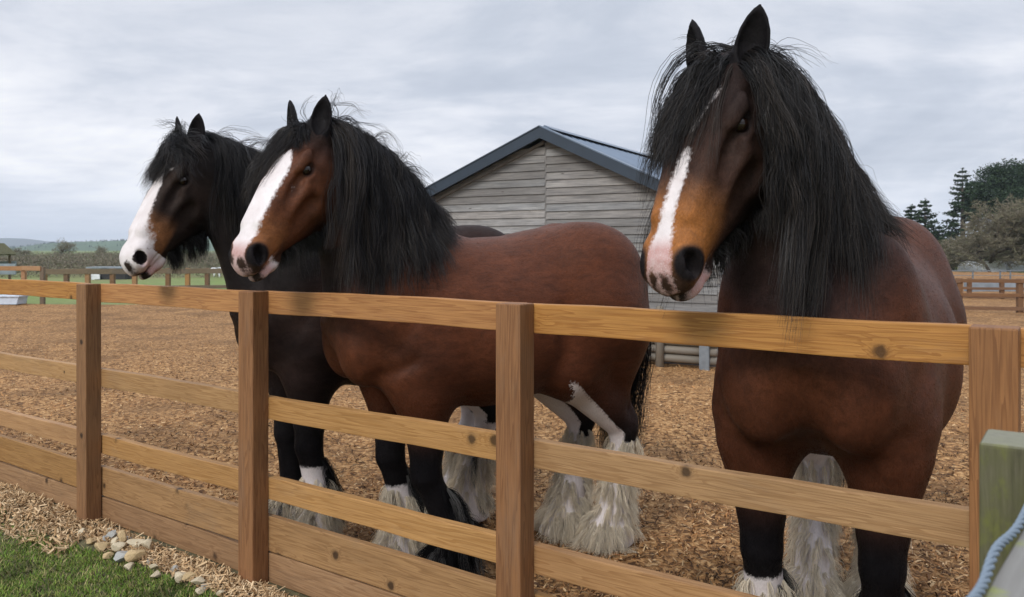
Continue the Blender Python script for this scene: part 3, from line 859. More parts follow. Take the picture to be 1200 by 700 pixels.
H1 = dict(root=(-.785, 4.588), heading=-152.6, poll=(1.00, -.02, 2.075), yaw=26, pitch=61, hscale=.95, mane_back=.10, roll=0,
    lf=(.36, .19), rf=(.42, -.20), lh=(-.50, .17), rh=(-.58, -.14),
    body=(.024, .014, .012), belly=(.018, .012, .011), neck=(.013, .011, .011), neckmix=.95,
    neckx=(.2, .45), blackf=(.95, .62), blackh=(.95, .6),
    white=dict(lf=(.42, 0), rf=(.12, 0), lh=(.55, .8), rh=(.55, .8)),
    headcol=head_dark, blaze=blaze_dark, nostril=(.8, .5), mat=M['coat'],
    hair=(.0095, .009, .0105), grey=.02, ears=((24, 4), (26, 6)),
    mane=[(210, .80, .66, 24, .013, dict(stiff=.58, grav=.46, off=(.004, .035), wander=.035)),
          (60, .6, .40, 6, .012, dict(stiff=.82, grav=.22, wander=.10, off=(.01, .05)))],
    forelock=[(80, [(.7, -.55, .5), (.85, -.3, .5), (.8, .05, .5)], .24, 20, .011, dict(stiff=.60, grav=.42, off=(.003, .03), wander=.05)),
              (34, [(.05, 1.0, .25), (.22, .95, .1)], .36, 10, .012, dict(stiff=.80, grav=.12, off=(.004, .03), wander=.05))],
    beard=(260, .115, (.013, .012, .013)),
    bell=dict(lf=.9, rf=.5, lh=1, rh=1),
    feather=dict(
        lf=[(50, .24, .46, -60, 60, .18, BK, (.15, GREY), 12), (190, .04, .36, -180, 180, .105, WH, (.02, GREY), 12)],
        rf=[(80, .20, .46, -60, 60, .22, BK, (.30, GREY), 12), (110, .05, .22, -180, 180, .105, WH, (.2, GREY), 12)],
        lh=[(200, .04, .46, -180, 180, .105, WH, (.02, GREY), 12)],
        rh=[(200, .04, .46, -180, 180, .105, WH, (.02, GREY), 12)]))

# ---- the one that looks over the fence on the right
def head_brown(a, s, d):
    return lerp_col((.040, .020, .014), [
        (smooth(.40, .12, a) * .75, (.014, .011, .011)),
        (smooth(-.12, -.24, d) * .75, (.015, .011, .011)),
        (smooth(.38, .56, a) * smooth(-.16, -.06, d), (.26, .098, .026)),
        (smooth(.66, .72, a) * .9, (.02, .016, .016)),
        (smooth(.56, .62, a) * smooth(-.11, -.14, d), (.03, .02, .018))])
def blaze_brown(a, s, d):
    sx = s - np.interp(a, [.1, .3, .6], [.012, .0, -.004])
    w = np.interp(a, [.285, .315, .36, .45, .55, .62, .67, .74], [-.02, .010, .019, .021, .022, .034, .044, .04]) - np.abs(sx)
    w = np.minimum(w, (d + .075) * .8)
    for (ca, cs, ra, rs) in ((.130, .031, .030, .0085), (.186, .017, .020, .008), (.228, .006, .024, .009)):
        w = np.maximum(w, .016 * (1 - np.hypot((a - ca) / ra, (s - cs + (a - ca) * .25) / rs)))
    lip = np.minimum(a - .625, -.120 - d) * .8
    w = np.maximum(w, lip)
    patch = np.maximum(.014 - np.hypot((a - .725) * .7, (s - .016)), .016 - np.hypot((a - .72) * .7, (s + .022)))
    w = np.minimum(w, -patch)
    return w, smooth(.585, .65, a)

H3 = dict(root=(1.228, 3.053), heading=-120, poll=(.845, -.215, 2.095), yaw=-17.5, pitch=63, hscale=.965, wide=1.09, mane_back=-.20, mane_out=.0, mane_len=(.10, .24, .62, 1.0), withers=(.34, 0, 1.64), roll=0, fine=.0048,
    lf=(.35, .19), rf=(.35, -.19), lh=(-.58, .075), rh=(-.46, -.17),
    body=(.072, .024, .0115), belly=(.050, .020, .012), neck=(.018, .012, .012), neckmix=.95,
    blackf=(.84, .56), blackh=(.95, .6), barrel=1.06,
    white=dict(lf=(.30, 0), rf=(.44, 0), lh=(.62, .85), rh=(.66, .95)),
    headcol=head_brown, blaze=blaze_brown, nostril=(1.7, 1.25), mat=M['coat'],
    hair=(.0098, .009, .0095), grey=.03, ears=((24, 10), (26, 6)),
    mane=[(420, .90, .90, 26, .014, dict(stiff=.60, grav=.44, off=(.004, .04), wander=.035)),
          (26, .8, .24, 6, .012, dict(stiff=.80, grav=.24, wander=.10, off=(.01, .06)))],
    forelock=[(80, [(.72, -.50, .42), (.85, -.36, .40), (.62, -.66, .35)], .34, 26, .010, dict(stiff=.58, grav=.46, off=(.003, .016), wander=.03, s0=-.02, lat=.5)),
              (30, [(.9, -.36, .4), (.9, -.24, .4), (.9, -.12, .4), (.9, .02, .4)], .36, 10, .007, dict(stiff=.6, grav=.42, off=(.003, .01), wander=.05)),
              (95, [(.30, .75, .10), (.20, .80, .0), (.15, .85, .05)], .46, 18, .010, dict(stiff=.55, grav=.5, off=(.003, .018), wander=.03, s0=.092, sw=.010, ra=.0, rd=-.075, lat=.1)),
              (36, [(.15, .9, .05), (.25, .85, .1)], .34, 16, .009, dict(stiff=.62, grav=.42, off=(.002, .014), wander=.03, s0=.074, sw=.013, ra=-.02, rd=-.02, lat=.5)),
              (7, [(.2, .5, .9), (.2, -.5, .9)], .20, 4, .010, dict(stiff=.88, grav=.12, off=(.01, .03), wander=.1))],
    beard=(170, .09, (.018, .016, .016)),
    bell=dict(lf=.6, rf=.7, lh=.45, rh=.6),
    feather=dict(
        lf=[(70, .22, .46, -70, 70, .2, BK, (.10, GREY), 12), (120, .04, .28, -180, 180, .105, WH, (.05, GREY), 12)],
        rf=[(40, .30, .46, -70, 70, .2, BK, (.10, GREY), 12), (190, .04, .42, -180, 180, .105, WH, (.03, GREY), 12)],
        lh=[(250, .04, .64, -180, 180, .095, WH, (0, GREY), 12), (80, .04, .13, -180, 180, .125, WH, (.0, GREY), 12)],
        rh=[(250, .04, .64, -180, 180, .095, WH, (0, GREY), 12), (80, .04, .13, -180, 180, .125, WH, (.0, GREY), 12)]))

GRP = 'draft horses standing behind the fence'
r1, _, _ = make_horse(H1)
tag(r1, 'black draft horse with a wide white face, farthest left and behind the bay one', 'horse', GRP)
r2, _, _ = make_horse(H2)
tag(r2, 'red-brown draft horse standing side-on in the middle with white blaze and black mane', 'horse', GRP)
r3, _, _ = make_horse(H3)
tag(r3, 'dark brown draft horse facing front with long forelock, narrow blaze and orange-brown muzzle', 'horse', GRP)
# ------------------------------------------------------------------ the near fence
FA = -35.3
FD = np.array([math.cos(R_(FA)), math.sin(R_(FA))])      # along the fence, to the right and nearer
FN = np.array([-FD[1], FD[0]])                           # into the yard
FC = np.array([-.0145, 2.757]); SP = 1.426
def fence_xy(q, s): return FC + FD * q + FN * s
def world_at(px, Y, py=None):
    """a point seen in direction px at distance Y"""
    X = (px - 600) / FPX * Y
    return (X, Y, CAM_H + (292 - py) * Y / FPX) if py is not None else (X, Y)

M['rail'] = m_wood('rail_pine', (.47, .222, .064), (.33, .138, .036), (.17, .074, .022), 0, kthr=.74)
M['lowrail'] = m_wood('lower_rail_pine', (.44, .240, .092), (.33, .166, .056), (.16, .080, .030), 0, kthr=.68)
M['board'] = m_wood('gravel_board', (.36, .200, .082), (.26, .134, .050), (.10, .048, .020), 0, kthr=.50)
M['post'] = m_wood('post_pine', (.31, .140, .046), (.215, .090, .028), (.085, .038, .016), 2, kthr=.75)
fence = empty('wooden_fence', (*FC, 0), R_(FA))
tag(fence, 'new orange-brown timber post-and-rail fence in front of the three horses', 'fence')
def plank(name, mat, x0, x1, z0, z1, y0, th, bev=.004, parent=fence, twist=0.0):
    b = MB()
    n = 10; L = x1 - x0; ph = rng.uniform(0, 6, 3)
    b.box((L, th, z1 - z0), (0, 0, 0), None, bev)
    bmesh.ops.subdivide_edges(b.bm, edges=[e for e in b.bm.edges if abs((e.verts[0].co - e.verts[1].co).x) > L * .5], cuts=n)
    for v in b.bm.verts:
        u = v.co.x / L
        v.co.z += .0025 * math.sin(5 * u + ph[0]) + .0012 * math.sin(17 * u + ph[1])
        v.co.y += .0025 * math.sin(4 * u + ph[2])
    o = b.build(name, mat, parent); o.location = ((x0 + x1) / 2, y0 + th / 2, (z0 + z1) / 2)
    o.rotation_euler = (0, twist, 0)
    return o
PW, PD = .103, .086
for k in range(-4, 3):
    b = MB(); b.box((PW, PD, 1.75), (0, 0, 0), None, .005)
    o = b.build('post', M['post'], fence); o.location = (k * SP, PD / 2, 1.412 - .875 + rng.uniform(-.004, .004))
    o.rotation_euler = (rng.uniform(-.004, .004), R_(-.5) if k == -2 else rng.uniform(-.003, .003), 0)
g = .003
spans = {'rail': [(1.310, 1.410, [-4, -3, -2, -1, 0, 1, 2]), (.842, .942, [-4, -2, -1, 0, 1, 2]), (.478, .578, [-4, -2, -1, 0, 2])],
         'board': [(.250, .402, [-4, -2, 0, 2]), (.112, .2415, [-4, -2, -1, 0, 2])]}
for kind, rows in spans.items():
    for z0, z1, cuts in rows:
        for a, b_ in zip(cuts, cuts[1:]):
            plank('rail' if kind == 'rail' else 'gravel_board', M['board' if kind == 'board' else ('rail' if z0 > 1.2 else 'lowrail')], a * SP + .002, b_ * SP - .002, z0 + rng.uniform(-.003, .003), z1 + rng.uniform(-.003, .003), PD + .002, .040 if kind == 'rail' else .034)

# ------------------------------------------------------------------ ground
def fence_qs(x, y):
    dx, dy = x - FC[0], y - FC[1]
    return dx * FD[0] + dy * FD[1], dx * FN[0] + dy * FN[1]
def yard_z(x, y):
    q, s = fence_qs(x, y)
    return ZG - .012 + .085 * vnoise(x, y, 3, 5, .9) - .035 * np.clip(vnoise(x, y, 15, 2, 3.3) - .12, 0, 1) * 3 + .06 * smooth(.55, .1, s) + .02 * vnoise(x, y, 9, 3, 9)
def verge_z(x, y):
    q, s = fence_qs(x, y)
    return .005 + .105 * smooth(-.42, -.02, s) + .035 * vnoise(x, y, 21, 4, 2.2)
def sheet(name, xs, ys, zf, mat, keep=None):
    X, Y = np.meshgrid(xs, ys, indexing='ij'); V = np.stack([X, Y, zf(X, Y)], -1).reshape(-1, 3)
    n, m = X.shape; i = (np.arange(n - 1)[:, None] * m + np.arange(m - 1)[None]).ravel()
    Q = np.stack([i, i + m, i + m + 1, i + 1], 1)
    if keep is not None:
        c = V[Q].mean(1); Q = Q[keep(c[:, 0], c[:, 1])]
    return tag(np_mesh(name, V, Q, mat), kind='structure')

m, t = new_mat('woodchip_floor')
pos = t.n('ShaderNodeTexCoord').outputs['Object']
wp = t.vmath('ADD', pos, t.vmath('MULTIPLY', t.n('ShaderNodeTexNoise', {'Vector': pos, 'Scale': 30.0, 'Detail': 2.0}).outputs[1], (.02, .02, .02)))
v1 = t.n('ShaderNodeTexVoronoi', {'Vector': t.mapping(wp, (42, 27, 30), rot=(0, 0, .6)), 'Scale': 1.0})
v2 = t.n('ShaderNodeTexVoronoi', {'Vector': t.mapping(wp, (20, 46, 30), rot=(0, 0, -.3)), 'Scale': 1.0})
ca = t.n('ShaderNodeSeparateColor', {0: v1.outputs['Color']}).outputs[0]
cb = t.n('ShaderNodeSeparateColor', {0: v2.outputs['Color']}).outputs[1]
mixv = t.math('ADD', t.math('MULTIPLY', ca, .5), t.math('MULTIPLY', cb, .5))
big = t.noise(pos, 0.9, 5, .65)
cc = t.ramp(mixv, [(.12, (.085, .042, .020)), (.36, (.235, .120, .048)), (.60, (.38, .205, .083)), (.9, (.54, .33, .155))])  # dark end paints the shade in gaps below the loose chips
cc = t.mix(t.range(big, .46, .68, 0, .72), cc, (.15, .080, .036))
hh = t.math('SUBTRACT', mixv, t.math('MULTIPLY', v1.outputs['Distance'], .8))
finish(t, Base_Color=cc, Roughness=.85, Specular_IOR_Level=.15, Normal=t.bump(hh, .9, .02))
M['chipfloor'] = m
m, t = new_mat('field_ground')
pos = t.n('ShaderNodeTexCoord').outputs['Object']
a = t.noise(pos, .05, 6, .6); b = t.noise(pos, 2.2, 6, .7)
cc = t.mix(t.range(a, .4, .62), (.125, .215, .030), (.20, .185, .075))
cc = t.mix(t.range(b, .4, .7, 0, .6), cc, (.07, .10, .025))
finish(t, Base_Color=cc, Roughness=.9, Normal=t.bump(b, .6, .05))
M['field'] = m
M['earth'] = m_flat('verge_earth', (.085, .075, .035), .95, .5, 22, bump=.8)

def axis(lo, hi, f0, f1, fine, coarse): return axis_grid(lo, hi, f0, f1, coarse, fine)
sheet('woodchip_yard', axis(-22, 34, -4.5, 4.2, .035, .6), axis(.4, 56, 1.4, 7.5, .035, .6), yard_z, M['chipfloor'],
      lambda x, y: (fence_qs(x, y)[1] > .06) & (y < 23.2 + 1.3 * np.maximum(x, 0)))
sheet('verge', axis(-6, 5, -3.8, -.4, .04, .3), axis(-1, 8.5, 2.8, 5.4, .04, .3), verge_z, M['earth'], lambda x, y: fence_qs(x, y)[1] < .12)
gx = np.array([-4000, -900, -200, -60, -20, 20, 60, 200, 900, 4000.]); gy = np.array([-60, 0, 20, 60, 150, 400, 900, 2000, 4500.])
sheet('ground', gx, gy, lambda x, y: np.full(x.shape, -.06), M['field'])

# loose chips
def flakes(name, XY, zf, L, W, cols, mat, lift=.006, tilt=.35):
    n = len(XY); yaw = rng.uniform(0, 2 * PI, n); tl = rng.normal(size=n) * tilt; ro = rng.normal(size=n) * tilt * 1.2
    d = np.stack([np.cos(yaw) * np.cos(tl), np.sin(yaw) * np.cos(tl), np.sin(tl)], 1)
    up = np.stack([np.sin(ro) * np.sin(yaw), -np.sin(ro) * np.cos(yaw), np.cos(ro)], 1)
    sd_ = np.cross(up, d); sd_ /= np.linalg.norm(sd_, axis=1, keepdims=True); nn = np.cross(d, sd_)
    c = np.stack([XY[:, 0], XY[:, 1], zf(XY[:, 0], XY[:, 1]) + lift + rng.random(n) * lift], 1)
    bend = rng.normal(size=(n, 1)) * .16 * L[:, None]; th = (W * .22)[:, None]
    V = []
    for u, b_ in ((-.5, 0), (0, 1), (.5, 0)):
        for s_, hgt in ((-.5, 0), (.5, 0), (0.1, 1)):
            wsc = .8 if u else 1.0
            V.append(c + d * (u * L)[:, None] + sd_ * (s_ * W * wsc)[:, None] + nn * (bend * b_ + th * hgt))
    V = np.stack(V, 1).reshape(-1, 3); base = np.arange(n)[:, None] * 9
    Q = [base + np.array(f)[None] for f in ((0, 3, 5, 2), (3, 6, 8, 5), (2, 5, 4, 1), (5, 8, 7, 4))]
    C = np.repeat(cols, 9, 0)
    return tag(np_mesh(name, V, np.concatenate(Q), mat, None, False, C), kind='stuff')
M['chip'] = m_attr('loose_chip', .8, .2)
def chip_cols(n, pal, var=.25):
    return np.array(pal)[rng.integers(0, len(pal), n)] * rng.uniform(1 - var, 1 + var, (n, 1))
NCH = 170000
u = rng.random(NCH); yy = (1.35 ** -.9 + u * (13.5 ** -.9 - 1.35 ** -.9)) ** (-1 / .9)
XY = np.stack([rng.uniform(-1, 1, NCH) * (.78 * yy + .9), yy], 1)
XY = XY[fence_qs(XY[:, 0], XY[:, 1])[1] > .15]
n = len(XY)
dark = vnoise(XY[:, 0], XY[:, 1], 40, 4, .8)
cols = chip_cols(n, [(.42, .220, .090), (.34, .170, .068), (.25, .120, .049), (.50, .285, .128), (.15, .078, .037), (.60, .41, .225), (.36, .205, .094), (.095, .050, .027)])
cols *= (1.02 - .56 * smooth(.03, .20, dark))[:, None]; cols *= (1 - .45 * smooth(.12, .26, vnoise(XY[:, 0], XY[:, 1], 15, 2, 3.3)))[:, None]
flakes('woodchips', XY, yard_z, rng.uniform(.014, .048, n), rng.uniform(.004, .012, n), cols, M['chip'])
n = 9000
q_, s_ = rng.uniform(-4.6, 1.0, n), -.30 * rng.random(n) ** 1.2 + .06
s_ *= np.where(q_ > -2.6, .45, 1.0)
XY = np.stack([FC[0] + FD[0] * q_ + FN[0] * s_, FC[1] + FD[1] * q_ + FN[1] * s_], 1)
flakes('straw_chips', XY, verge_z, rng.uniform(.03, .085, n), rng.uniform(.004, .011, n),
       chip_cols(n, [(.52, .36, .20), (.42, .27, .14), (.60, .45, .28), (.30, .19, .10), (.46, .33, .19)]), M['chip'], .008, .45)
# grass on the verge
n = 260000
q_, s_ = rng.uniform(-5.2, 2.2, n), -.12 - 1.7 * rng.random(n) ** 1.1
X = FC[0] + FD[0] * q_ + FN[0] * s_; Y = FC[1] + FD[1] * q_ + FN[1] * s_
pat = vnoise(X, Y, 60, 4, 2.5); edge = -.155 + .14 * vnoise(X, Y, 70, 3, 3) + .10 * smooth(-2.6, -1.8, q_)
ok = (s_ < edge) & (rng.random(n) < .75 + 3.2 * np.clip(pat + .18, 0, .3)) & (Y > .8)
X, Y, pat = X[ok], Y[ok], pat[ok]; n = len(X)
Z = verge_z(X, Y); h = rng.uniform(.008, .030, n) * (1 + 1.4 * np.clip(pat, -.3, .4)); yaw = rng.uniform(0, 2 * PI, n); lean = rng.uniform(.3, 1.7, n)
dx, dy = np.cos(yaw), np.sin(yaw); wv = rng.uniform(.0012, .0028, n)
V = np.empty((n, 5, 3))
for i, (tt, ww) in enumerate(((0, -1), (0, 1), (.6, -.8), (.6, .8), (1, 0))):
    V[:, i, 0] = X + dx * lean * h * tt ** 1.7 - dy * wv * ww
    V[:, i, 1] = Y + dy * lean * h * tt ** 1.7 + dx * wv * ww
    V[:, i, 2] = Z - .003 + h * tt
b0 = np.arange(n)[:, None] * 5
Tn = np.concatenate([b0 + np.array(f)[None] for f in ((0, 1, 3), (0, 3, 2), (2, 3, 4))])
clump = vnoise(X, Y, 81, 3, 5.0)
gc = chip_cols(n, [(.135, .225, .032), (.10, .175, .026), (.18, .26, .042), (.22, .24, .06), (.075, .13, .022), (.33, .29, .13)], .3)
gc *= (1 - .5 * smooth(.08, .25, clump))[:, None]
tag(np_mesh('grass', V.reshape(-1, 3), Tn, M['chip'], None, True, np.repeat(gc, 5, 0)), kind='stuff')

# ------------------------------------------------------------------ stones at the foot of the fence
M['stone'] = m_flat('flint_stone', (.56, .48, .34), .8, .35, 26, bump=.5)
M['stone2'] = m_flat('ochre_stone', (.50, .37, .20), .8, .35, 22, bump=.5)
M['stone3'] = m_flat('grey_stone', (.36, .36, .34), .8, .3, 18, bump=.5)
def rock_mesh(seed, flat=.7):
    bm = bmesh.new(); bmesh.ops.create_icosphere(bm, subdivisions=3, radius=1)
    r = random.Random(seed); cuts = []
    for _ in range(14):
        v = Vector((r.gauss(0, 1), r.gauss(0, 1), r.gauss(0, 1))).normalized(); cuts.append((v, r.uniform(.45, .85)))
    for v in bm.verts:
        for nrm, dd in cuts:
            e = v.co.dot(nrm) - dd
            if e > 0: v.co -= nrm * e * .97
        v.co.z *= flat
    me = bpy.data.meshes.new('stone'); bm.to_mesh(me); bm.free()
    return me
rocks = [rock_mesh(i, .6 + .1 * (i % 3)) for i in range(6)]
slots = [(-2.72, -.12, .030), (-2.62, -.16, .026), (-2.60, -.06, .024), (-2.52, -.15, .034), (-2.50, -.08, .028), (-2.42, -.19, .036), (-2.42, -.11, .040), (-2.40, -.05, .030),
         (-2.33, -.15, .030), (-2.31, -.20, .028), (-2.28, -.09, .038), (-2.22, -.17, .034), (-2.20, -.12, .026), (-2.14, -.15, .036), (-2.10, -.21, .022), (-2.06, -.13, .026),
         (-2.02, -.17, .028), (-1.95, -.13, .020), (-1.93, -.19, .030), (-1.86, -.14, .022), (-1.76, -.15, .030), (-1.70, -.13, .032), (-1.66, -.18, .036), (-1.60, -.14, .028), (-1.56, -.19, .024),
         (-2.36, -.12, .030), (-2.18, -.07, .026), (-2.47, -.12, .024), (-1.48, -.15, .022), (-2.66, -.10, .020)]
for i, (q, s, r) in enumerate(slots):
    r *= rng.uniform(.8, 1.4); s += .045 + rng.normal() * .014; q += rng.normal() * .02; q += .03
    me = rocks[i % 6].copy(); x, y = fence_xy(q, s)
    mk = 'stone' if i % 4 in (0, 2) else ('stone2' if i % 4 == 1 else 'stone3')
    o = link('stone', me, M[mk])
    lift = .012 if i < 20 else .02
    o.location = (x, y, float(verge_z(np.array(x), np.array(y))) + r * .55 + (.030 if i in (25, 26, 27) else 0)); o.scale = (r * rng.uniform(.95, 1.35), r, r * rng.uniform(.8, 1.05))
    o.rotation_euler = (rng.uniform(-.4, .4), rng.uniform(-.4, .4), rng.uniform(0, 6))
    tag(o, 'pale rounded stone in the heap at the foot of the fence', 'stone', 'stones heaped at the foot of the fence')
slate = MB(); slate.poly_prism([(-.09, -.012), (.02, -.014), (.11, -.010), (.10, .010), (-.02, .013), (-.08, .009)], -.035, .035)
o = slate.build('slate', M['stone3']); x, y = fence_xy(-2.40, -.035); o.location = (x, y, .118); o.rotation_euler = (.25, .05, R_(FA) + .1)
tag(o, 'flat blue-grey slate lying on the stone heap against the lower board', 'slate')

# ------------------------------------------------------------------ old mossy post, its rail and the rope
m, t = new_mat('mossy_wood')
pos = t.n('ShaderNodeTexCoord').outputs['Object']
gr = t.noise(t.mapping(pos, (70, 70, 5)), 1.0, 6, .7, .4); bl = t.noise(t.mapping(pos, (13, 13, 6)), 1.0, 6, .68)
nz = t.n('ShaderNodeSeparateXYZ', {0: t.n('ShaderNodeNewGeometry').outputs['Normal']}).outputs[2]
cc = t.mix(t.range(gr, .3, .7), (.17, .155, .105), (.05, .047, .030))
cc = t.mix(t.range(bl, .36, .62, 0, .85), cc, (.095, .098, .040))
cc = t.mix(t.math('MULTIPLY', t.range(bl, .52, .68, 0, .9), t.range(nz, -.2, .8, .55, 1)), cc, (.20, .215, .040))
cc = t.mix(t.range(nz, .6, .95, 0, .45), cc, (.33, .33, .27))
finish(t, Base_Color=cc, Roughness=.9, Specular_IOR_Level=.15, Normal=t.bump(gr, .5, .004))
M['moss'] = m
m, t = new_mat('weathered_rail')
pos = t.n('ShaderNodeTexCoord').outputs['Object']
gr = t.noise(t.mapping(pos, (4, 70, 70)), 1.0, 5, .65); bl = t.noise(pos, 16, 4, .6)
cc = t.mix(gr, (.27, .265, .25), (.16, .152, .14)); cc = t.mix(t.range(bl, .56, .7, 0, .7), cc, (.26, .29, .08))
finish(t, Base_Color=cc, Roughness=.85, Normal=t.bump(gr, .5, .004), Specular_IOR_Level=.2)
M['oldrail'] = m
mp = empty('old_fence', (.662, 1.15, 0), R_(FA))
tag(mp, 'weathered mossy green fence post with grey rail close to the camera at the right edge', 'fence')
b = MB(); b.box((.112, .112, 1.45), (0, 0, 0), None, .007, 3); o = b.build('post', M['moss'], mp); o.location = (.056, .056, 1.326 - .725)
rd = Vector((.672 - .463, 1.066 - .815, 0)).normalized(); ra = math.atan2(rd.y, rd.x)
b = MB(); b.box((.62, .11, .05), (0, 0, 0), None, .006, 3); o = b.build('rail', M['oldrail'], mp)
pn = Vector((rd.y, -rd.x, 0)); ce = Vector((.672, 1.066, 1.218)) - rd * .30 + pn * .059
Mi = Matrix.Rotation(R_(-FA), 4, 'Z') @ Matrix.Translation((-.662, -1.15, 0))
o.location = Mi @ ce; o.rotation_euler = (0, 0, ra - R_(FA))
m, t = new_mat('blue_rope')
pos = t.n('ShaderNodeTexCoord').outputs['Object']; gr = t.noise(t.mapping(pos, (300, 300, 300)), 1.0, 3, .7)
finish(t, Base_Color=t.mix(gr, (.10, .14, .19), (.24, .29, .34)), Roughness=.8, Normal=t.bump(gr, .6, .002)); M['rope'] = m
b = MB(); A = Vector((.672, 1.066, 1.252)) + rd * .06; B = Vector((.672, 1.066, 1.252)) - rd * .58
for k in range(3):
    pts = []
    for i in range(181):
        u = i / 180; c = A.lerp(B, u) + Vector((0, 0, .0025 * math.sin(u * 21))) + pn * (.003 * math.sin(u * 13))
        a = u * 2 * PI * 11 + k * 2 * PI / 3
        pts.append(c + (pn * math.cos(a) + Vector((0, 0, 1)) * math.sin(a)) * .0030)
    b.tube(pts, .0027, 8)
o = b.build('rope', M['rope'], None, True); tag(o, 'blue-grey twisted rope lying along the edge of the weathered rail', 'rope')
# ------------------------------------------------------------------ timber barn
BA = -30.0
apex = np.array(world_at(640, 12.2, 155))
barn = empty('barn', (apex[0], apex[1], 0), R_(BA))
tag(barn, 'grey weatherboarded barn with a low gable and dark blue metal roof behind the horses', 'barn')
AZ = apex[2]; ML, MR, WL, WR, DEP = .405, .470, 2.75, 2.60, 7.5
def roof_z(x): return AZ - (ML * -x if x < 0 else MR * x)
m, t = new_mat('weathered_board')
pos = t.n('ShaderNodeTexCoord').outputs['Object']
gr = t.noise(t.mapping(pos, (2.2, 2.2, 60)), 1.0, 6, .7); bl = t.noise(t.mapping(pos, (1.2, 1.2, 3)), 1.0, 5, .65)
kn = t.n('ShaderNodeTexVoronoi', {'Vector': t.mapping(pos, (2.2, 2.2, 7.5)), 'Scale': 1.0}).outputs['Distance']
cc = t.mix(1.0, t.attr('col'), t.ramp(gr, [(.32, (.50, .50, .52)), (.68, (1.32, 1.29, 1.24))]), 'MULTIPLY')
cc = t.mix(t.range(bl, .45, .70, 0, .6), cc, (.13, .122, .115))
cc = t.mix(t.range(kn, .075, .03), cc, (.06, .052, .045))
finish(t, Base_Color=cc, Roughness=.88, Specular_IOR_Level=.15, Normal=t.bump(gr, .5, .006)); M['clad'] = m
def add_boards(V, F, C, x0, x1, zbase, face, rowh, off, gable=True):
    z = zbase + off - rowh
    while z < AZ:
        za, zb = max(z, zbase), z + rowh - .004
        if gable:
            xa = max(x0, -(AZ - .07 - za) / ML); xb = min(x1, (AZ - .07 - za) / MR)
            xa2 = max(x0, -(AZ - .07 - zb) / ML); xb2 = min(x1, (AZ - .07 - zb) / MR)
        else: xa = xa2 = x0; xb = xb2 = x1
        if za < zb and xb > xa and xb2 > xa2 and zb < AZ - .12 and (gable or zb < 2.1):
            i = len(V); t0, t1 = .030, .012
            pts = [(xa, -t0, za), (xb, -t0, za), (xb2, -t1, zb), (xa2, -t1, zb), (xa, .01, za), (xb, .01, za), (xb2, .01, zb), (xa2, .01, zb)]
            V += [face(*p) for p in pts]
            F += [tuple(i + k for k in f) for f in ((0, 1, 2, 3), (0, 4, 5, 1), (3, 2, 6, 7), (0, 3, 7, 4), (1, 5, 6, 2))]
            g = rng.uniform(.18, .31); wrm = rng.uniform(-.03, .03)
            C += [(g * (1 + wrm), g, g * (1 - wrm * .8))] * 8
        z += rowh
V, F, C = [], [], []
for x0, x1, off in ((-WL, -.012, .05), (.012, WR, .02)):
    add_boards(V, F, C, x0, x1, .02, lambda x, y, z: (x, y, z), .118, off)
np_mesh('wall', V, np.array(F), M['clad'], barn, False, C)
V, F, C = [], [], []
add_boards(V, F, C, 0, DEP, .02, lambda x, y, z: (WR - y, x, z), .118, .05, False)
np_mesh('side_wall', V, np.array(F), M['clad'], barn, False, C)
M['greywood'] = m_flat('grey_strip', (.16, .155, .15), .9, .25, 9)
M['backing'] = m_flat('dark_backing', (.03, .028, .026), .9, .2)
b = MB(); b.poly_prism([(-WL, .02), (WR, .02), (WR, roof_z(WR) - .12), (0, AZ - .12), (-WL, roof_z(-WL) - .12)], .012, DEP); b.build('inner_wall', M['backing'], barn)
b = MB(); b.box((.020, .012, AZ - .16), (0, -.016, (AZ - .16) / 2)); b.build('joint_strip', M['greywood'], barn)
M['roof'] = m_flat('blue_steel_roof', (.115, .155, .215), .38, .10, 3, .0, .05)
M['barge'] = m_flat('blue_bargeboard', (.018, .030, .048), .45, .12, 5, .0, .1)
def roof_sheet(sgn, W, S):
    V, F = [], []; nr = int(DEP / .05); prof = [0, .0, .016, .016]
    ys = np.arange(-.16, DEP + .1, .05)
    for i, y in enumerate(ys):
        h = .028 if i % 5 == 0 else (.006 if i % 5 in (2, 3) else 0)
        for x in (0, W + .18):
            V.append((sgn * x, y, AZ + .03 - S * x + h)); V.append((sgn * x, y, AZ - .02 - S * x + h))
    for i in range(len(ys) - 1):
        a = i * 4; b_ = a + 4
        F += [(a, a + 2, b_ + 2, b_), (a + 1, b_ + 1, b_ + 3, a + 3), (a + 2, a + 3, b_ + 3, b_ + 2), (a, b_, b_ + 1, a + 1)]
    return np_mesh('roof', V, np.array(F), M['roof'], barn, False)
roof_sheet(-1, WL, ML); roof_sheet(1, WR, MR)
for sgn, W, S in ((-1, WL, ML), (1, WR, MR)):
    L = (W + .2); c = math.sqrt(1 + S * S)
    b = MB(); b.poly_prism([(0.0, AZ + .052), (sgn * L, AZ + .052 - S * L), (sgn * L, AZ - .112 - S * L), (0.0, AZ - .112)], -.215, -.175)
    b.build('barge_board', M['barge'], barn)
    b = MB(); b.poly_prism([(sgn * .004, AZ + .074), (sgn * L, AZ + .074 - S * L), (sgn * L, AZ + .054 - S * L), (sgn * .004, AZ + .054)], -.225, -.06)
    b.build('verge_trim', M['barge'] if sgn < 0 else M['roof'], barn)
    if sgn < 0:
        b = MB(); b.poly_prism([(-.02, AZ - .135), (sgn * L, AZ - .135 - S * L), (sgn * L, AZ - .180 - S * L), (-.02, AZ - .180)], -.05, -.02)
        b.build('rake_strip', M['greywood'], barn)
b = MB(); b.poly_prism([(-.16, AZ + .02), (0, AZ + .10), (.16, AZ + .02), (0, AZ + .07)], -.05, DEP + .1); b.build('ridge_cap', M['roof'], barn)

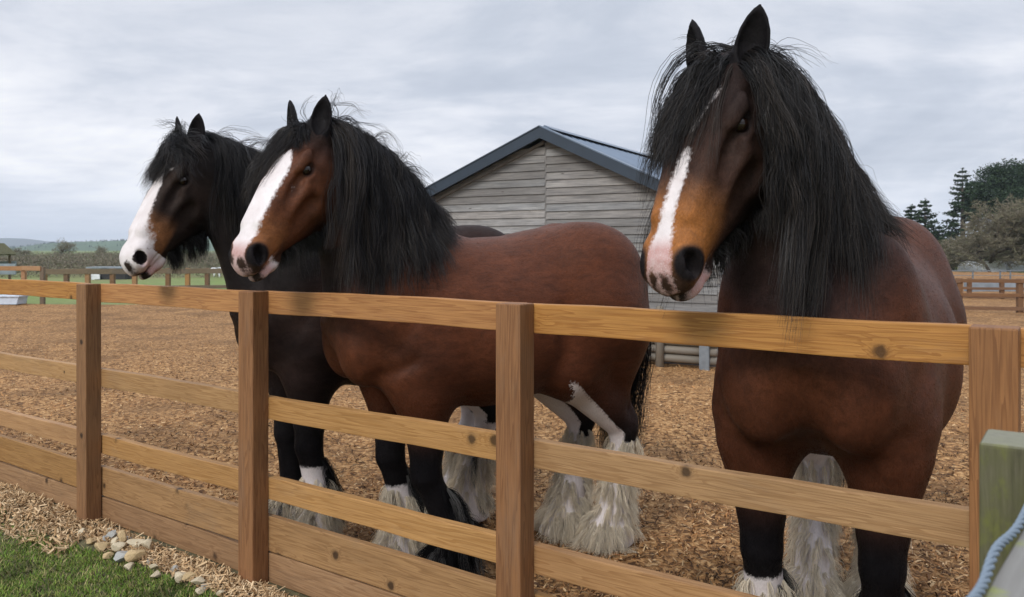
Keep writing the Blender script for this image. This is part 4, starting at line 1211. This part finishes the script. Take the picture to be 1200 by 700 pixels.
# low rails before the barn's right corner
M['greyrail'] = m_wood('old_grey_rail', (.22, .175, .12), (.16, .128, .088), (.08, .064, .048), 0, 1, (.19, .172, .146), False)
M['steel'] = m_flat('galvanised_steel', (.20, .225, .25), .5, .2, 12, .4, .1)
X0, Y0 = world_at(773, 10.9); lf = empty('barn_rail', (X0, Y0, 0), R_(BA))
tag(lf, 'short run of grey half-round rails with a rounded post against the foot of the barn', 'fence')
b = MB(); b.tube([(0, 0, -.3), (0, 0, .78), (0, 0, .82), (0, 0, .835)], [.058, .058, .045, .015], 12); b.build('post', M['greyrail'], lf, True)
for zc in (.13, .245, .36, .48):
    b = MB(); b.tube([(-1.4, .09, zc), (-.4, .088, zc + .006), (.75, .09, zc - .004)], .055, 10); b.build('rail', M['greyrail'], lf, True)
X0, Y0 = world_at(825.5, 10.6); o = MB().box((.13, .05, 1.6), (0, 0, -.35), None, .006).build('steel_post', M['steel']); o.location = (X0, Y0, 0); o.rotation_euler = (0, 0, R_(BA))
tag(o, 'short grey galvanised steel post beside the barn rails', 'post')

# ------------------------------------------------------------------ fences of the far side of the yard
M['brownrail'] = m_wood('brown_rail', (.20, .105, .050), (.14, .070, .034), (.07, .036, .020), 0, 1, None, False)
M['orangerail'] = m_wood('orange_rail', (.40, .21, .085), (.30, .15, .06), (.14, .07, .03), 0, 1, None, False)
M['darkrail'] = m_wood('dark_rail', (.20, .145, .095), (.14, .10, .068), (.06, .045, .034), 0, 1, None, False)
def far_fence(label, posts, rails, pw=.11, post_m='brownrail', rail_m='brownrail', dz=.0, name='paddock_fence', th=.045, alt=None):
    """posts: list of (x, y, ztop); rails: list of (z, height)"""
    f = empty(name, (posts[0][0], posts[0][1], 0)); tag(f, label, 'fence')
    for i, (x, y, zt) in enumerate(posts):
        b = MB(); b.box((pw, pw, zt + .4), (0, 0, 0), None, .006); o = b.build('post', M[alt if alt and i % 2 else post_m], f)
        o.location = (x - posts[0][0], y - posts[0][1], (zt - .4) / 2)
    for a, b_ in zip(posts, posts[1:]):
        L = math.hypot(b_[0] - a[0], b_[1] - a[1]); an = math.atan2(b_[1] - a[1], b_[0] - a[0])
        for z, h in rails:
            b = MB(); b.box((L + .02, th, h), (0, 0, 0), None, .006); o = b.build('rail', M[rail_m], f)
            sd = .055 + pw * .5; nx, ny = math.sin(an), -math.cos(an)
            o.location = ((a[0] + b_[0]) / 2 - posts[0][0] + nx * sd * .6, (a[1] + b_[1]) / 2 - posts[0][1] + ny * sd * .6, z + dz + rng.uniform(-.01, .01)); o.rotation_euler = (0, 0, an)
    return f
def run(pxs, Y0, Y1, zt):
    xs = np.linspace(0, 1, len(pxs)); out = []
    for u, p in zip(xs, pxs):
        Y = Y0 + (Y1 - Y0) * u; X, _ = world_at(p, Y); out.append((X, Y, zt))
    return out
# right: two rows and a metal railing
far_fence('brown low post-and-rail fence at the back of the yard on the right, nearer row', run([985, 1052, 1124, 1195, 1268], 21.0, 19.6, .87), [(.80, .09), (.46, .08), (.13, .09)], .12)
far_fence('brown low post-and-rail fence just behind the nearer row on the right', run([1050, 1096, 1136, 1174, 1214, 1256], 26.0, 25.0, .68), [(.62, .09), (.36, .08), (.10, .08)], .11)
rl = far_fence('pale galvanised metal railing in front of the trees on the right', run([1040, 1104, 1140, 1172, 1184, 1230], 40, 40, .56), [(.53, .05), (.30, .03)], .06, 'steel', 'steel', name='metal_railing', th=.04)
# left: near orange rail, then the long dark fence across the field
far_fence('orange-topped post-and-rail fence piece at the far left edge of the yard', run([-60, -18, 28, 50], 24.2, 23.2, 1.09), [(1.04, .13), (.55, .09)], .11, 'orangerail', 'orangerail', alt='darkrail')
far_fence('long dark brown post-and-rail fence across the green field on the left', run([52, 78, 103, 132, 158, 197, 220, 243, 270, 300, 330], 31, 33, .84), [(.73, .20), (.10, .13)], .16, 'orangerail', 'darkrail', alt='brownrail')
# trough
M['trough'] = m_flat('pale_plastic', (.50, .56, .64), .5, .15, 6)
tr = empty('water_trough', (world_at(4, 22.9)[0], 22.9, .0), .03)
tag(tr, 'pale blue-white water trough on the woodchip at the left edge', 'trough')
b = MB(); b.poly_prism([(-.62, .26), (.55, .26), (.50, .05), (-.57, .05)], -.24, .24); o = b.build('tub', M['trough'], tr)
b = MB()
for y in (-.25, .25): b.box((1.24, .05, .04), (-.035, y, .275), None, .008)
for x in (-.64, .57): b.box((.05, .45, .04), (x, 0, .275), None, .008)
b.build('rim', M['trough'], tr)
# small hut at the left edge
M['mossroof'] = m_flat('mossy_felt', (.105, .100, .045), .95, .3, 10)
M['bluegrey'] = m_flat('blue_grey_sheet', (.20, .23, .26), .7, .25, 3)
hx, hy = world_at(-23, 38); hut = empty('field_shelter', (hx, hy, 0), .08)
tag(hut, 'small open field shelter with olive mossy roof at the left edge beyond the fence', 'shelter')
b = MB(); b.poly_prism([(-1.6, 1.36), (-1.15, 1.88), (.55, 1.88), (1.12, 1.36), (1.05, 1.31), (-1.55, 1.31)], -1.0, 1.0); b.build('roof', M['mossroof'], hut)
for x in (-1.35, .88):
    for y in (-.85, .85):
        b = MB(); b.box((.10, .10, 1.5), (x, y, .58), None, .01); b.build('post', M['darkrail'], hut)
b = MB(); b.box((2.5, .05, .62), (-.1, .9, .7)); b.build('back_panel', M['bluegrey'], hut)
b = MB(); b.box((2.9, .08, .45), (0, 0, 0), None, .01); o = b.build('blue_panel', M['bluegrey']); o.location = (world_at(-22, 33.8)[0], 33.8, .76)
tag(o, 'low blue-grey panel standing behind the orange-topped fence', 'panel')
# low shed and white hoop in the field
M['white'] = m_flat('white_sheet', (.66, .68, .70), .6, .12, 4); M['black'] = m_flat('black_sheet', (.022, .022, .024), .7, .3, 6)
sx, sy = world_at(129, 44.5); sh = empty('low_shed', (sx, sy, 0), .06); tag(sh, 'low white shed with a dark open side in the field on the left', 'shed'); sh.scale = (.72, .72, .75)
b = MB(); b.box((2.9, 1.6, .12), (0, 0, .78), None, .02); b.build('roof', M['bluegrey'], sh)
b = MB(); b.box((.9, 1.4, .95), (-.95, 0, .25), None, .01); b.build('wall', M['white'], sh)
b = MB(); b.box((1.85, 1.2, .95), (.44, .05, .22), None, .01); b.build('dark_side', M['black'], sh)
for x in (-1.3, -.62):
    b = MB(); b.box((.38, .05, .3), (x, -.74, .1), None, .01); b.build('panel', M['white'], sh)
hx, hy = world_at(250, 44); b = MB(); pts = [(.46 * -math.cos(a) , 0, .10 + .62 * math.sin(a)) for a in np.linspace(0, PI, 15)]
b.tube([(p[0], p[1], p[2]) for p in pts], .06, 8); b.tube([(p[0], p[1] + 1.4, p[2]) for p in pts], .06, 8); b.tube([(0, 0, .72), (0, 1.4, .72)], .04, 6)
o = b.build('white_hoop', M['white'], None, True); o.location = (hx, hy, 0); o.scale = (.74, .74, .76); tag(o, 'small white hoop frame standing in the field behind the long dark fence', 'hoop')
# pale arched covers on the right
for i, (px, wdt, hh) in enumerate(((1150, 1.75, .70), (1181, 1.55, .66))):
    X, Y = world_at(px, 60 + i * 1.5); b = MB()
    b.poly_prism([(-wdt / 2, -.3)] + [(wdt / 2 * -math.cos(a), .02 + hh * math.sin(a) ** .7) for a in np.linspace(.1, PI - .1, 14)] + [(wdt / 2, -.3)], -1.6, 1.6)
    o = b.build('arched_cover', M['white'], None); o.location = (X, Y, 0)
    tag(o, ['low pale arched cover under the bare tree, left one behind the metal railing', 'low pale arched cover behind the metal railing, right one near the picture edge'][i], 'shelter')
X, Y = world_at(1152, 33); b = MB(); b.poly_prism([(-.36, -.1), (-.38, .16), (-.2, .34), (.12, .36), (.34, .22), (.36, -.1)], -.3, .3); bmesh.ops.bevel(b.bm, geom=b.bm.edges[:], offset=.05, segments=2, affect='EDGES')
o = b.build('feed_bag', M['white'], None, True); o.location = (X, Y, -.02); tag(o, 'white sack standing beyond the brown fences on the right', 'sack')
b = MB(); b.box((2.2, .5, .5), (0, 0, 0), None, .03); o = b.build('concrete_trough', M['bluegrey']); X, Y = world_at(1168, 30); o.location = (X, Y, .12); bmesh
tag(o, 'low grey stone trough between the brown fence and the metal railing', 'trough')

# ------------------------------------------------------------------ trees
M['needle'] = m_attr('needles', .8, .2); M['bark'] = m_flat('bark', (.075, .060, .048), .95, .4, 9, bump=.8)
M['twig'] = m_attr('twigs', .9, .1)
def cards(C, size, cols, name, mat, parent, flat=.0, asp=(.35, .8)):
    n = len(C); d = rng.normal(size=(n, 3)); d[:, 2] *= (1 - flat); d /= np.linalg.norm(d, axis=1, keepdims=True)
    e = np.cross(d, rng.normal(size=(n, 3))); e /= np.linalg.norm(e, axis=1, keepdims=True)
    L = (size * rng.uniform(.6, 1.3, n))[:, None]; W = L * rng.uniform(*asp, (n, 1)); nn = np.cross(d, e)
    V = np.stack([C - d * L * .5, C + e * W * .5 + nn * W * .12, C + d * L * .5, C - e * W * .5 + nn * W * .12], 1).reshape(-1, 3)
    return np_mesh(name, V, np.arange(4 * n).reshape(-1, 4), mat, parent, False, np.repeat(cols, 4, 0))
def cyl_path(paths, name, mat, parent, n=5):
    b = MB()
    for pts, rad in paths: b.tube(pts, rad, n)
    return b.build(name, mat, parent, True)
GREEN = [(.022, .040, .022), (.030, .052, .028), (.016, .030, .018), (.038, .060, .030)]
def spire(name, label, px, Y, zt, wid, base, tiers, nc, group=None, gap=.0, sc=.32):
    X, Y = world_at(px, Y); r = empty(name, (X, Y, -.05)); tag(r, label, 'tree', group)
    paths = [([(0, 0, 0), (.05, 0, zt * .5), (0, .05, zt * .97)], [.035 * zt, .022 * zt, .01])]
    P_ = []
    for k in range(tiers):
        u = k / tiers; z = base + (zt - base) * u; rad = wid * (1 - u) ** .75 * rng.uniform(.75, 1.15) + .12
        nb = 9
        for j in range(nb):
            a = rng.uniform(0, 2 * PI); rr = rad * rng.uniform(.55, 1.12)
            e = np.array([math.cos(a) * rr, math.sin(a) * rr, z + rr * rng.uniform(-.05, .28)])
            s = np.array([0, 0, z]); paths.append(([tuple(s), tuple((s + e) / 2 + np.array([0, 0, -.03])), tuple(e)], [.03, .02, .008]))
            m_ = max(4, int(nc * rr / wid)); tt = rng.uniform(.25, 1.0, m_) ** .7
            q = s + (e - s) * tt[:, None] + rng.normal(size=(m_, 3)) * np.array([.13, .13, .07]) * (.4 + rr * .5)
            P_.append(q)
    tip = np.stack([rng.normal(size=14) * .06, rng.normal(size=14) * .06, zt - rng.random(14) * .5], 1); P_.append(tip)
    P_ = np.concatenate(P_)
    cyl_path(paths, 'trunk', M['bark'], r)
    cards(P_, sc, chip_cols(len(P_), GREEN, .35), 'crown', M['needle'], r, .3)
spire('pine_tree', 'tall layered dark pine left of the round-topped conifer on the right', 1128, 74, 9.1, 2.3, .9, 20, 70, sc=.24)
spire('conifer_tree', 'small dark green conifer just right of the brown horse back, the taller tip', 1084, 68, 5.9, 1.9, .5, 16, 60, sc=.24)
spire('conifer_tree', 'small dark green conifer nearest the brown horse back, the shorter tip', 1068, 69, 5.5, 1.7, .5, 15, 55, sc=.24)
spire('conifer_tree', 'low dark conifer between the small conifers and the layered pine', 1101, 70, 3.8, 1.6, .3, 10, 50, sc=.24)
# broad conifer
X, Y = world_at(1186, 84); r = empty('broad_conifer', (X, Y, -.05)); tag(r, 'big dark broad-topped conifer behind the bare tree at the right edge', 'tree')
paths = [([(0, 0, 0), (.2, 0, 3), (0, 0, 6.5)], [.35, .3, .12])]; P_ = []
for k in range(210):
    a = rng.uniform(0, 2 * PI); ph = rng.uniform(-.45, 1); rr = 4.6 * math.sqrt(rng.random()) * (1 - .45 * max(ph, 0) ** 2)
    c = np.array([math.cos(a) * rr, math.sin(a) * rr, 6.6 + ph * 3.9 * (1 - .5 * (rr / 4.6) ** 2)])
    if k % 3 == 0: paths.append(([(0, 0, 3.2 + rng.random() * 2), tuple((c * np.array([.5, .5, 1]) + np.array([0, 0, -.8]))), tuple(c)], [.10, .06, .02]))
    P_.append(c + rng.normal(size=(190, 3)) * np.array([.55, .55, .30]))
P_ = np.concatenate(P_); cyl_path(paths, 'trunk', M['bark'], r)
cards(P_, .23, chip_cols(len(P_), GREEN, .35), 'crown', M['needle'], r, .2)
# bare trees: real branching
def bare_tree(name, label, px, Y, ht, spread, depth, seed, col, cat='tree', low=.18):
    X, Y = world_at(px, Y); r = empty(name, (X, Y, -.05)); tag(r, label, cat); rr = random.Random(seed)
    segs = []
    def grow_(p, d, L, rad, lv):
        q = p
        k = 3; pts = [p]
        for i in range(k):
            d = (d + Vector((rr.gauss(0, .16), rr.gauss(0, .16), rr.gauss(.03, .12)))).normalized(); q = q + d * (L / k); pts.append(q)
        segs.append((pts, rad, lv))
        if lv >= depth: return
        nb = rr.choice((3, 3, 4)) if lv < depth - 1 else 4
        for i in range(nb):
            e = (d * .75 + Vector((rr.gauss(0, .75), rr.gauss(0, .75), rr.gauss(.05, .45)))); e.x *= spread; e.y *= spread
            st = pts[rr.choice((1, 2, 3))] if i else pts[-1]
            grow_(st, e.normalized(), L * rr.uniform(.62, .86), rad * .62, lv + 1)
    for s in range(3):
        grow_(Vector((0, 0, 0 if s == 0 else ht * low * .6)), Vector((rr.gauss(0, .5), rr.gauss(0, .5), 1)).normalized(), ht * .30, .018 * ht, 0)
    big = [(p, [q * (1 - .12 * i) for i in range(4)]) for p, q, lv in segs if lv < 3]
    cyl_path(big, 'trunk', M['bark'], r, 6)
    sm = [(p, q) for p, q, lv in segs if lv >= 3]
    Pm = np.array([[tuple(v) for v in p] for p, q in sm]); rad = np.array([max(q, .015) for p, q in sm])[:, None] * np.array([1, .85, .7, .5])[None]
    V, Q, C = strand_tubes(Pm, rad, chip_cols(len(Pm), col, .3))
    np_mesh('crown', V, Q, M['twig'], r, True, C)
TW = [(.20, .175, .135), (.24, .21, .155), (.16, .145, .105), (.20, .195, .125)]
bare_tree('bare_tree', 'wide leafless grey-brown tree in front of the dark conifers at the right', 1160, 58, 6.3, 1.15, 7, 3, TW)
bare_tree('bare_tree', 'second leafless tree cut by the right picture edge', 1212, 60, 6.0, 1.1, 7, 8, TW)
bare_tree('bare_tree', 'small leafless tree beside the low dark conifer on the right', 1118, 63, 3.4, 1.2, 6, 12, TW)
def scrub(name, pxr, Yr, hr, n, pal, kind='stuff', sz=.35):
    px = rng.uniform(*pxr, n); Y = Yr[0] + (Yr[1] - Yr[0]) * rng.random(n) ** 1.6; X = (px - 600) / FPX * Y
    h = vnoise(X, Y * .5, 90, 4, .12) ; h = hr[0] + (hr[1] - hr[0]) * np.clip(.5 + h * 1.6, 0, 1)
    Z = -.06 + h * rng.random(n) ** .7
    return tag(cards(np.stack([X, Y, Z], 1), sz, chip_cols(n, pal, .35), name, M['twig'], None, -.4, (.07, .22)), kind=kind)
scrub('hedge', (1030, 1260), (61, 72), (1.5, 2.9), 40000, [(.12, .105, .075), (.10, .10, .062), (.15, .128, .09), (.065, .07, .045)], sz=.26)
scrub('scrub_woodland', (-260, 480), (47, 150), (.75, 1.55), 190000, [(.17, .145, .115), (.21, .175, .135), (.14, .125, .10), (.12, .125, .085)], sz=.21)
for px, Y, ht, sd_ in ((70, 108, 3.4, 4), (120, 120, 2.8, 6), (28, 125, 2.7, 9)):
    bare_tree('bare_tree', {70: 'leafless tree standing up out of the scrub in the middle of the left distance', 120: 'low leafless tree in the scrub behind the white shed', 28: 'low leafless tree in the scrub behind the field shelter'}[px], px, Y, ht, 1.0, 5, sd_, TW)
# ------------------------------------------------------------------ hills
def hill(name, px, ytop, Y, mat, depth=500, wob=1.0):
    pxs = np.linspace(px[0], px[-1], 140); yt = np.interp(pxs, px, ytop)
    V = []
    for i, (p, y) in enumerate(zip(pxs, yt)):
        X = (p - 600) / FPX * Y; H_ = CAM_H + (292 - y) * Y / FPX + wob * float(vnoise(np.array(i * .21), np.array(Y * .01), 5, 4, 1))
        for u, hh in ((-.55, -.2), (-.3, .35), (-.12, .8), (0, 1), (.5, .85), (1, -.2)):
            V.append((X * (1 + u * depth / Y), Y + u * depth, H_ * hh))
    n = len(pxs); Q = [(i * 6 + k, i * 6 + 6 + k, i * 6 + 7 + k, i * 6 + 1 + k) for i in range(n - 1) for k in range(5)]
    return tag(np_mesh(name, V, np.array(Q), mat), kind='structure')
M['hillgreen'] = m_flat('green_hillside', (.055, .095, .045), .95, .3, .02, bump=0)
M['hillwood'] = m_flat('far_wooded_hill', (.050, .060, .050), .95, .3, .01, bump=0)
hill('far_hill', [-500, -200, 0, 30, 60, 100, 160, 300, 700], [272, 276, 279, 280, 283, 287, 289, 290, 292], 2600, M['hillwood'], 700, 6)
hill('green_hill', [-500, -100, 20, 60, 140, 260, 400, 700], [294, 294, 290, 285, 282, 279, 281, 291], 900, M['hillgreen'], 350, 1.0)
# plantation on the green hill's ridge
pxs = rng.uniform(10, 330, 420); yb = np.interp(pxs, [-500, -100, 20, 60, 140, 260, 400, 700], [294, 294, 290, 285, 282, 279, 281, 291]); u = rng.uniform(-.3, .05, 420) ; u = np.where(rng.random(420) < .6, rng.uniform(-.02, .02, 420), u)
Yp = 900 + u * 350; Xp = (pxs - 600) / FPX * Yp; Hh = (CAM_H + (292 - yb) * 900 / FPX) * np.interp(u, [-.55, -.3, -.12, 0, .5], [-.2, .35, .8, 1, .85])
V, Q = [], []
for x, y, z in zip(Xp, Yp, Hh):
    h = rng.uniform(.8, 2.4); w_ = h * rng.uniform(.3, .5); b0 = len(V); n = 6
    for k in range(n): V.append((x + w_ * math.cos(2 * PI * k / n), y + w_ * math.sin(2 * PI * k / n), z - .6))
    V.append((x + rng.normal() * .2, y, z + h))
    Q += [(b0 + k, b0 + (k + 1) % n, b0 + n) for k in range(n)]
M['plant'] = m_flat('far_conifer', (.022, .040, .028), .9, .3, .3, bump=0)
tag(np_mesh('hill_plantation', V, np.array(Q), M['plant'], None, False), kind='stuff')
# ------------------------------------------------------------------ the air
me = bpy.data.meshes.new('haze'); b = MB(); b.box((9000, 3600, 64), (0, 1720, 30.5)); hz_ = b.build('haze', None, None)
m = bpy.data.materials.new('air'); m.use_nodes = True; t = NT(m.node_tree)
pv = t.n('ShaderNodeVolumePrincipled', {'Color': (.78, .88, 1.0), 'Density': .00030, 'Anisotropy': 0.1}); oo = t.n('ShaderNodeOutputMaterial'); t.t.links.new(pv.outputs[0], oo.inputs[1])
hz_.data.materials.append(m); tag(hz_, kind='stuff')
# ------------------------------------------------------------------ sky, light, camera
w = bpy.data.worlds.new('World'); scene.world = w; w.use_nodes = True
t = NT(w.node_tree)
SUN_EL, SUN_AZ = 37.0, -146.0       # direction towards the sun: behind the camera, to the left
sd = Vector((math.cos(R_(SUN_EL)) * math.sin(R_(SUN_AZ)), math.cos(R_(SUN_EL)) * math.cos(R_(SUN_AZ)), math.sin(R_(SUN_EL))))
nish = t.n('ShaderNodeTexSky', sky_type='NISHITA', sun_disc=False, sun_elevation=R_(SUN_EL), sun_rotation=R_(SUN_AZ), air_density=1.0, dust_density=2.0)
g = t.n('ShaderNodeTexCoord').outputs['Generated']
sx = t.n('ShaderNodeSeparateXYZ', {0: g})
z = t.math('MAXIMUM', sx.outputs[2], 0.0)
den = t.math('ADD', z, 0.10)
cv = t.n('ShaderNodeCombineXYZ', {0: t.math('DIVIDE', sx.outputs[0], den), 1: t.math('DIVIDE', sx.outputs[1], den), 2: 0.35}).outputs[0]
n1 = t.noise(t.mapping(cv, (0.42, 0.50, 1), (3.1, 2.7, 0)), 1.0, 7, 0.55, 0.25)
n2 = t.noise(t.mapping(cv, (1.7, 2.3, 1), (7.3, 4.2, 0)), 1.0, 6, 0.6, 0.5)
n3 = t.noise(t.mapping(g, (2.6, 2.6, 7.5), (1, 2, 3)), 1.0, 7, 0.58, 0.45)
cl = t.math('ADD', t.math('ADD', t.math('MULTIPLY', n1, 0.35), t.math('MULTIPLY', n2, 0.13)), t.math('MULTIPLY', n3, 0.52))
cloud = t.ramp(cl, [(0.38, (.47, .515, .61)), (0.46, (.60, .64, .73)), (0.53, (.79, .81, .88)), (0.60, (.95, .955, .99))])
hz = t.range(z, 0.0, 0.11, 1, 0, True)
cloud = t.mix(t.math('MULTIPLY', hz, 0.65), cloud, (.78, .84, .97))
top = t.range(z, 0.10, 0.30, 0, 1, True)
cloud = t.mix(t.math('MULTIPLY', top, 0.35), cloud, (.47, .52, .60))
gain = t.math('ADD', t.range(z, 0.30, 0.75, 1.0, 1.9, True), 0.0)
bg1 = t.n('ShaderNodeBackground', {'Color': t.mix(1.0, cloud, t.n('ShaderNodeCombineColor', {0: gain, 1: gain, 2: gain}).outputs[0], 'MULTIPLY'), 'Strength': 1.05})
bg2 = t.n('ShaderNodeBackground', {'Color': nish.outputs[0], 'Strength': 0.006})
ad = t.n('ShaderNodeAddShader', {0: bg1.outputs[0], 1: bg2.outputs[0]})
ow = t.n('ShaderNodeOutputWorld'); t.t.links.new(ad.outputs[0], ow.inputs[0])

ld = bpy.data.lights.new('sun', 'SUN'); ld.energy = 2.3; ld.angle = R_(20); ld.color = (1.0, .96, .90)
lo = bpy.data.objects.new('sun', ld); COL.objects.link(lo)
lo.rotation_euler = (-sd).to_track_quat('-Z', 'Y').to_euler(); lo.location = (-6, -8, 14)

cd = bpy.data.cameras.new('camera'); cam = bpy.data.objects.new('camera', cd); COL.objects.link(cam)
cam.location = (0, 0, CAM_H); cam.rotation_euler = (R_(90), 0, 0)
cd.sensor_width = 36; cd.lens = FPX / 1200 * 36; cd.shift_y = -58 / 1200
cd.clip_start = 0.05; cd.clip_end = 9000
cd.dof.use_dof = True; cd.dof.focus_distance = 3.1; cd.dof.aperture_fstop = 6.8
scene.camera = cam
scene.view_settings.view_transform = 'Standard'; scene.view_settings.look = 'None'
scene.view_settings.exposure = 0.0; scene.view_settings.gamma = 1.0
scene.cycles.use_denoising = True
scene.cycles.max_bounces = 6; scene.cycles.diffuse_bounces = 3; scene.cycles.glossy_bounces = 3
scene.cycles.volume_bounces = 0
print('script', round(time.time() - T0, 1), 's')
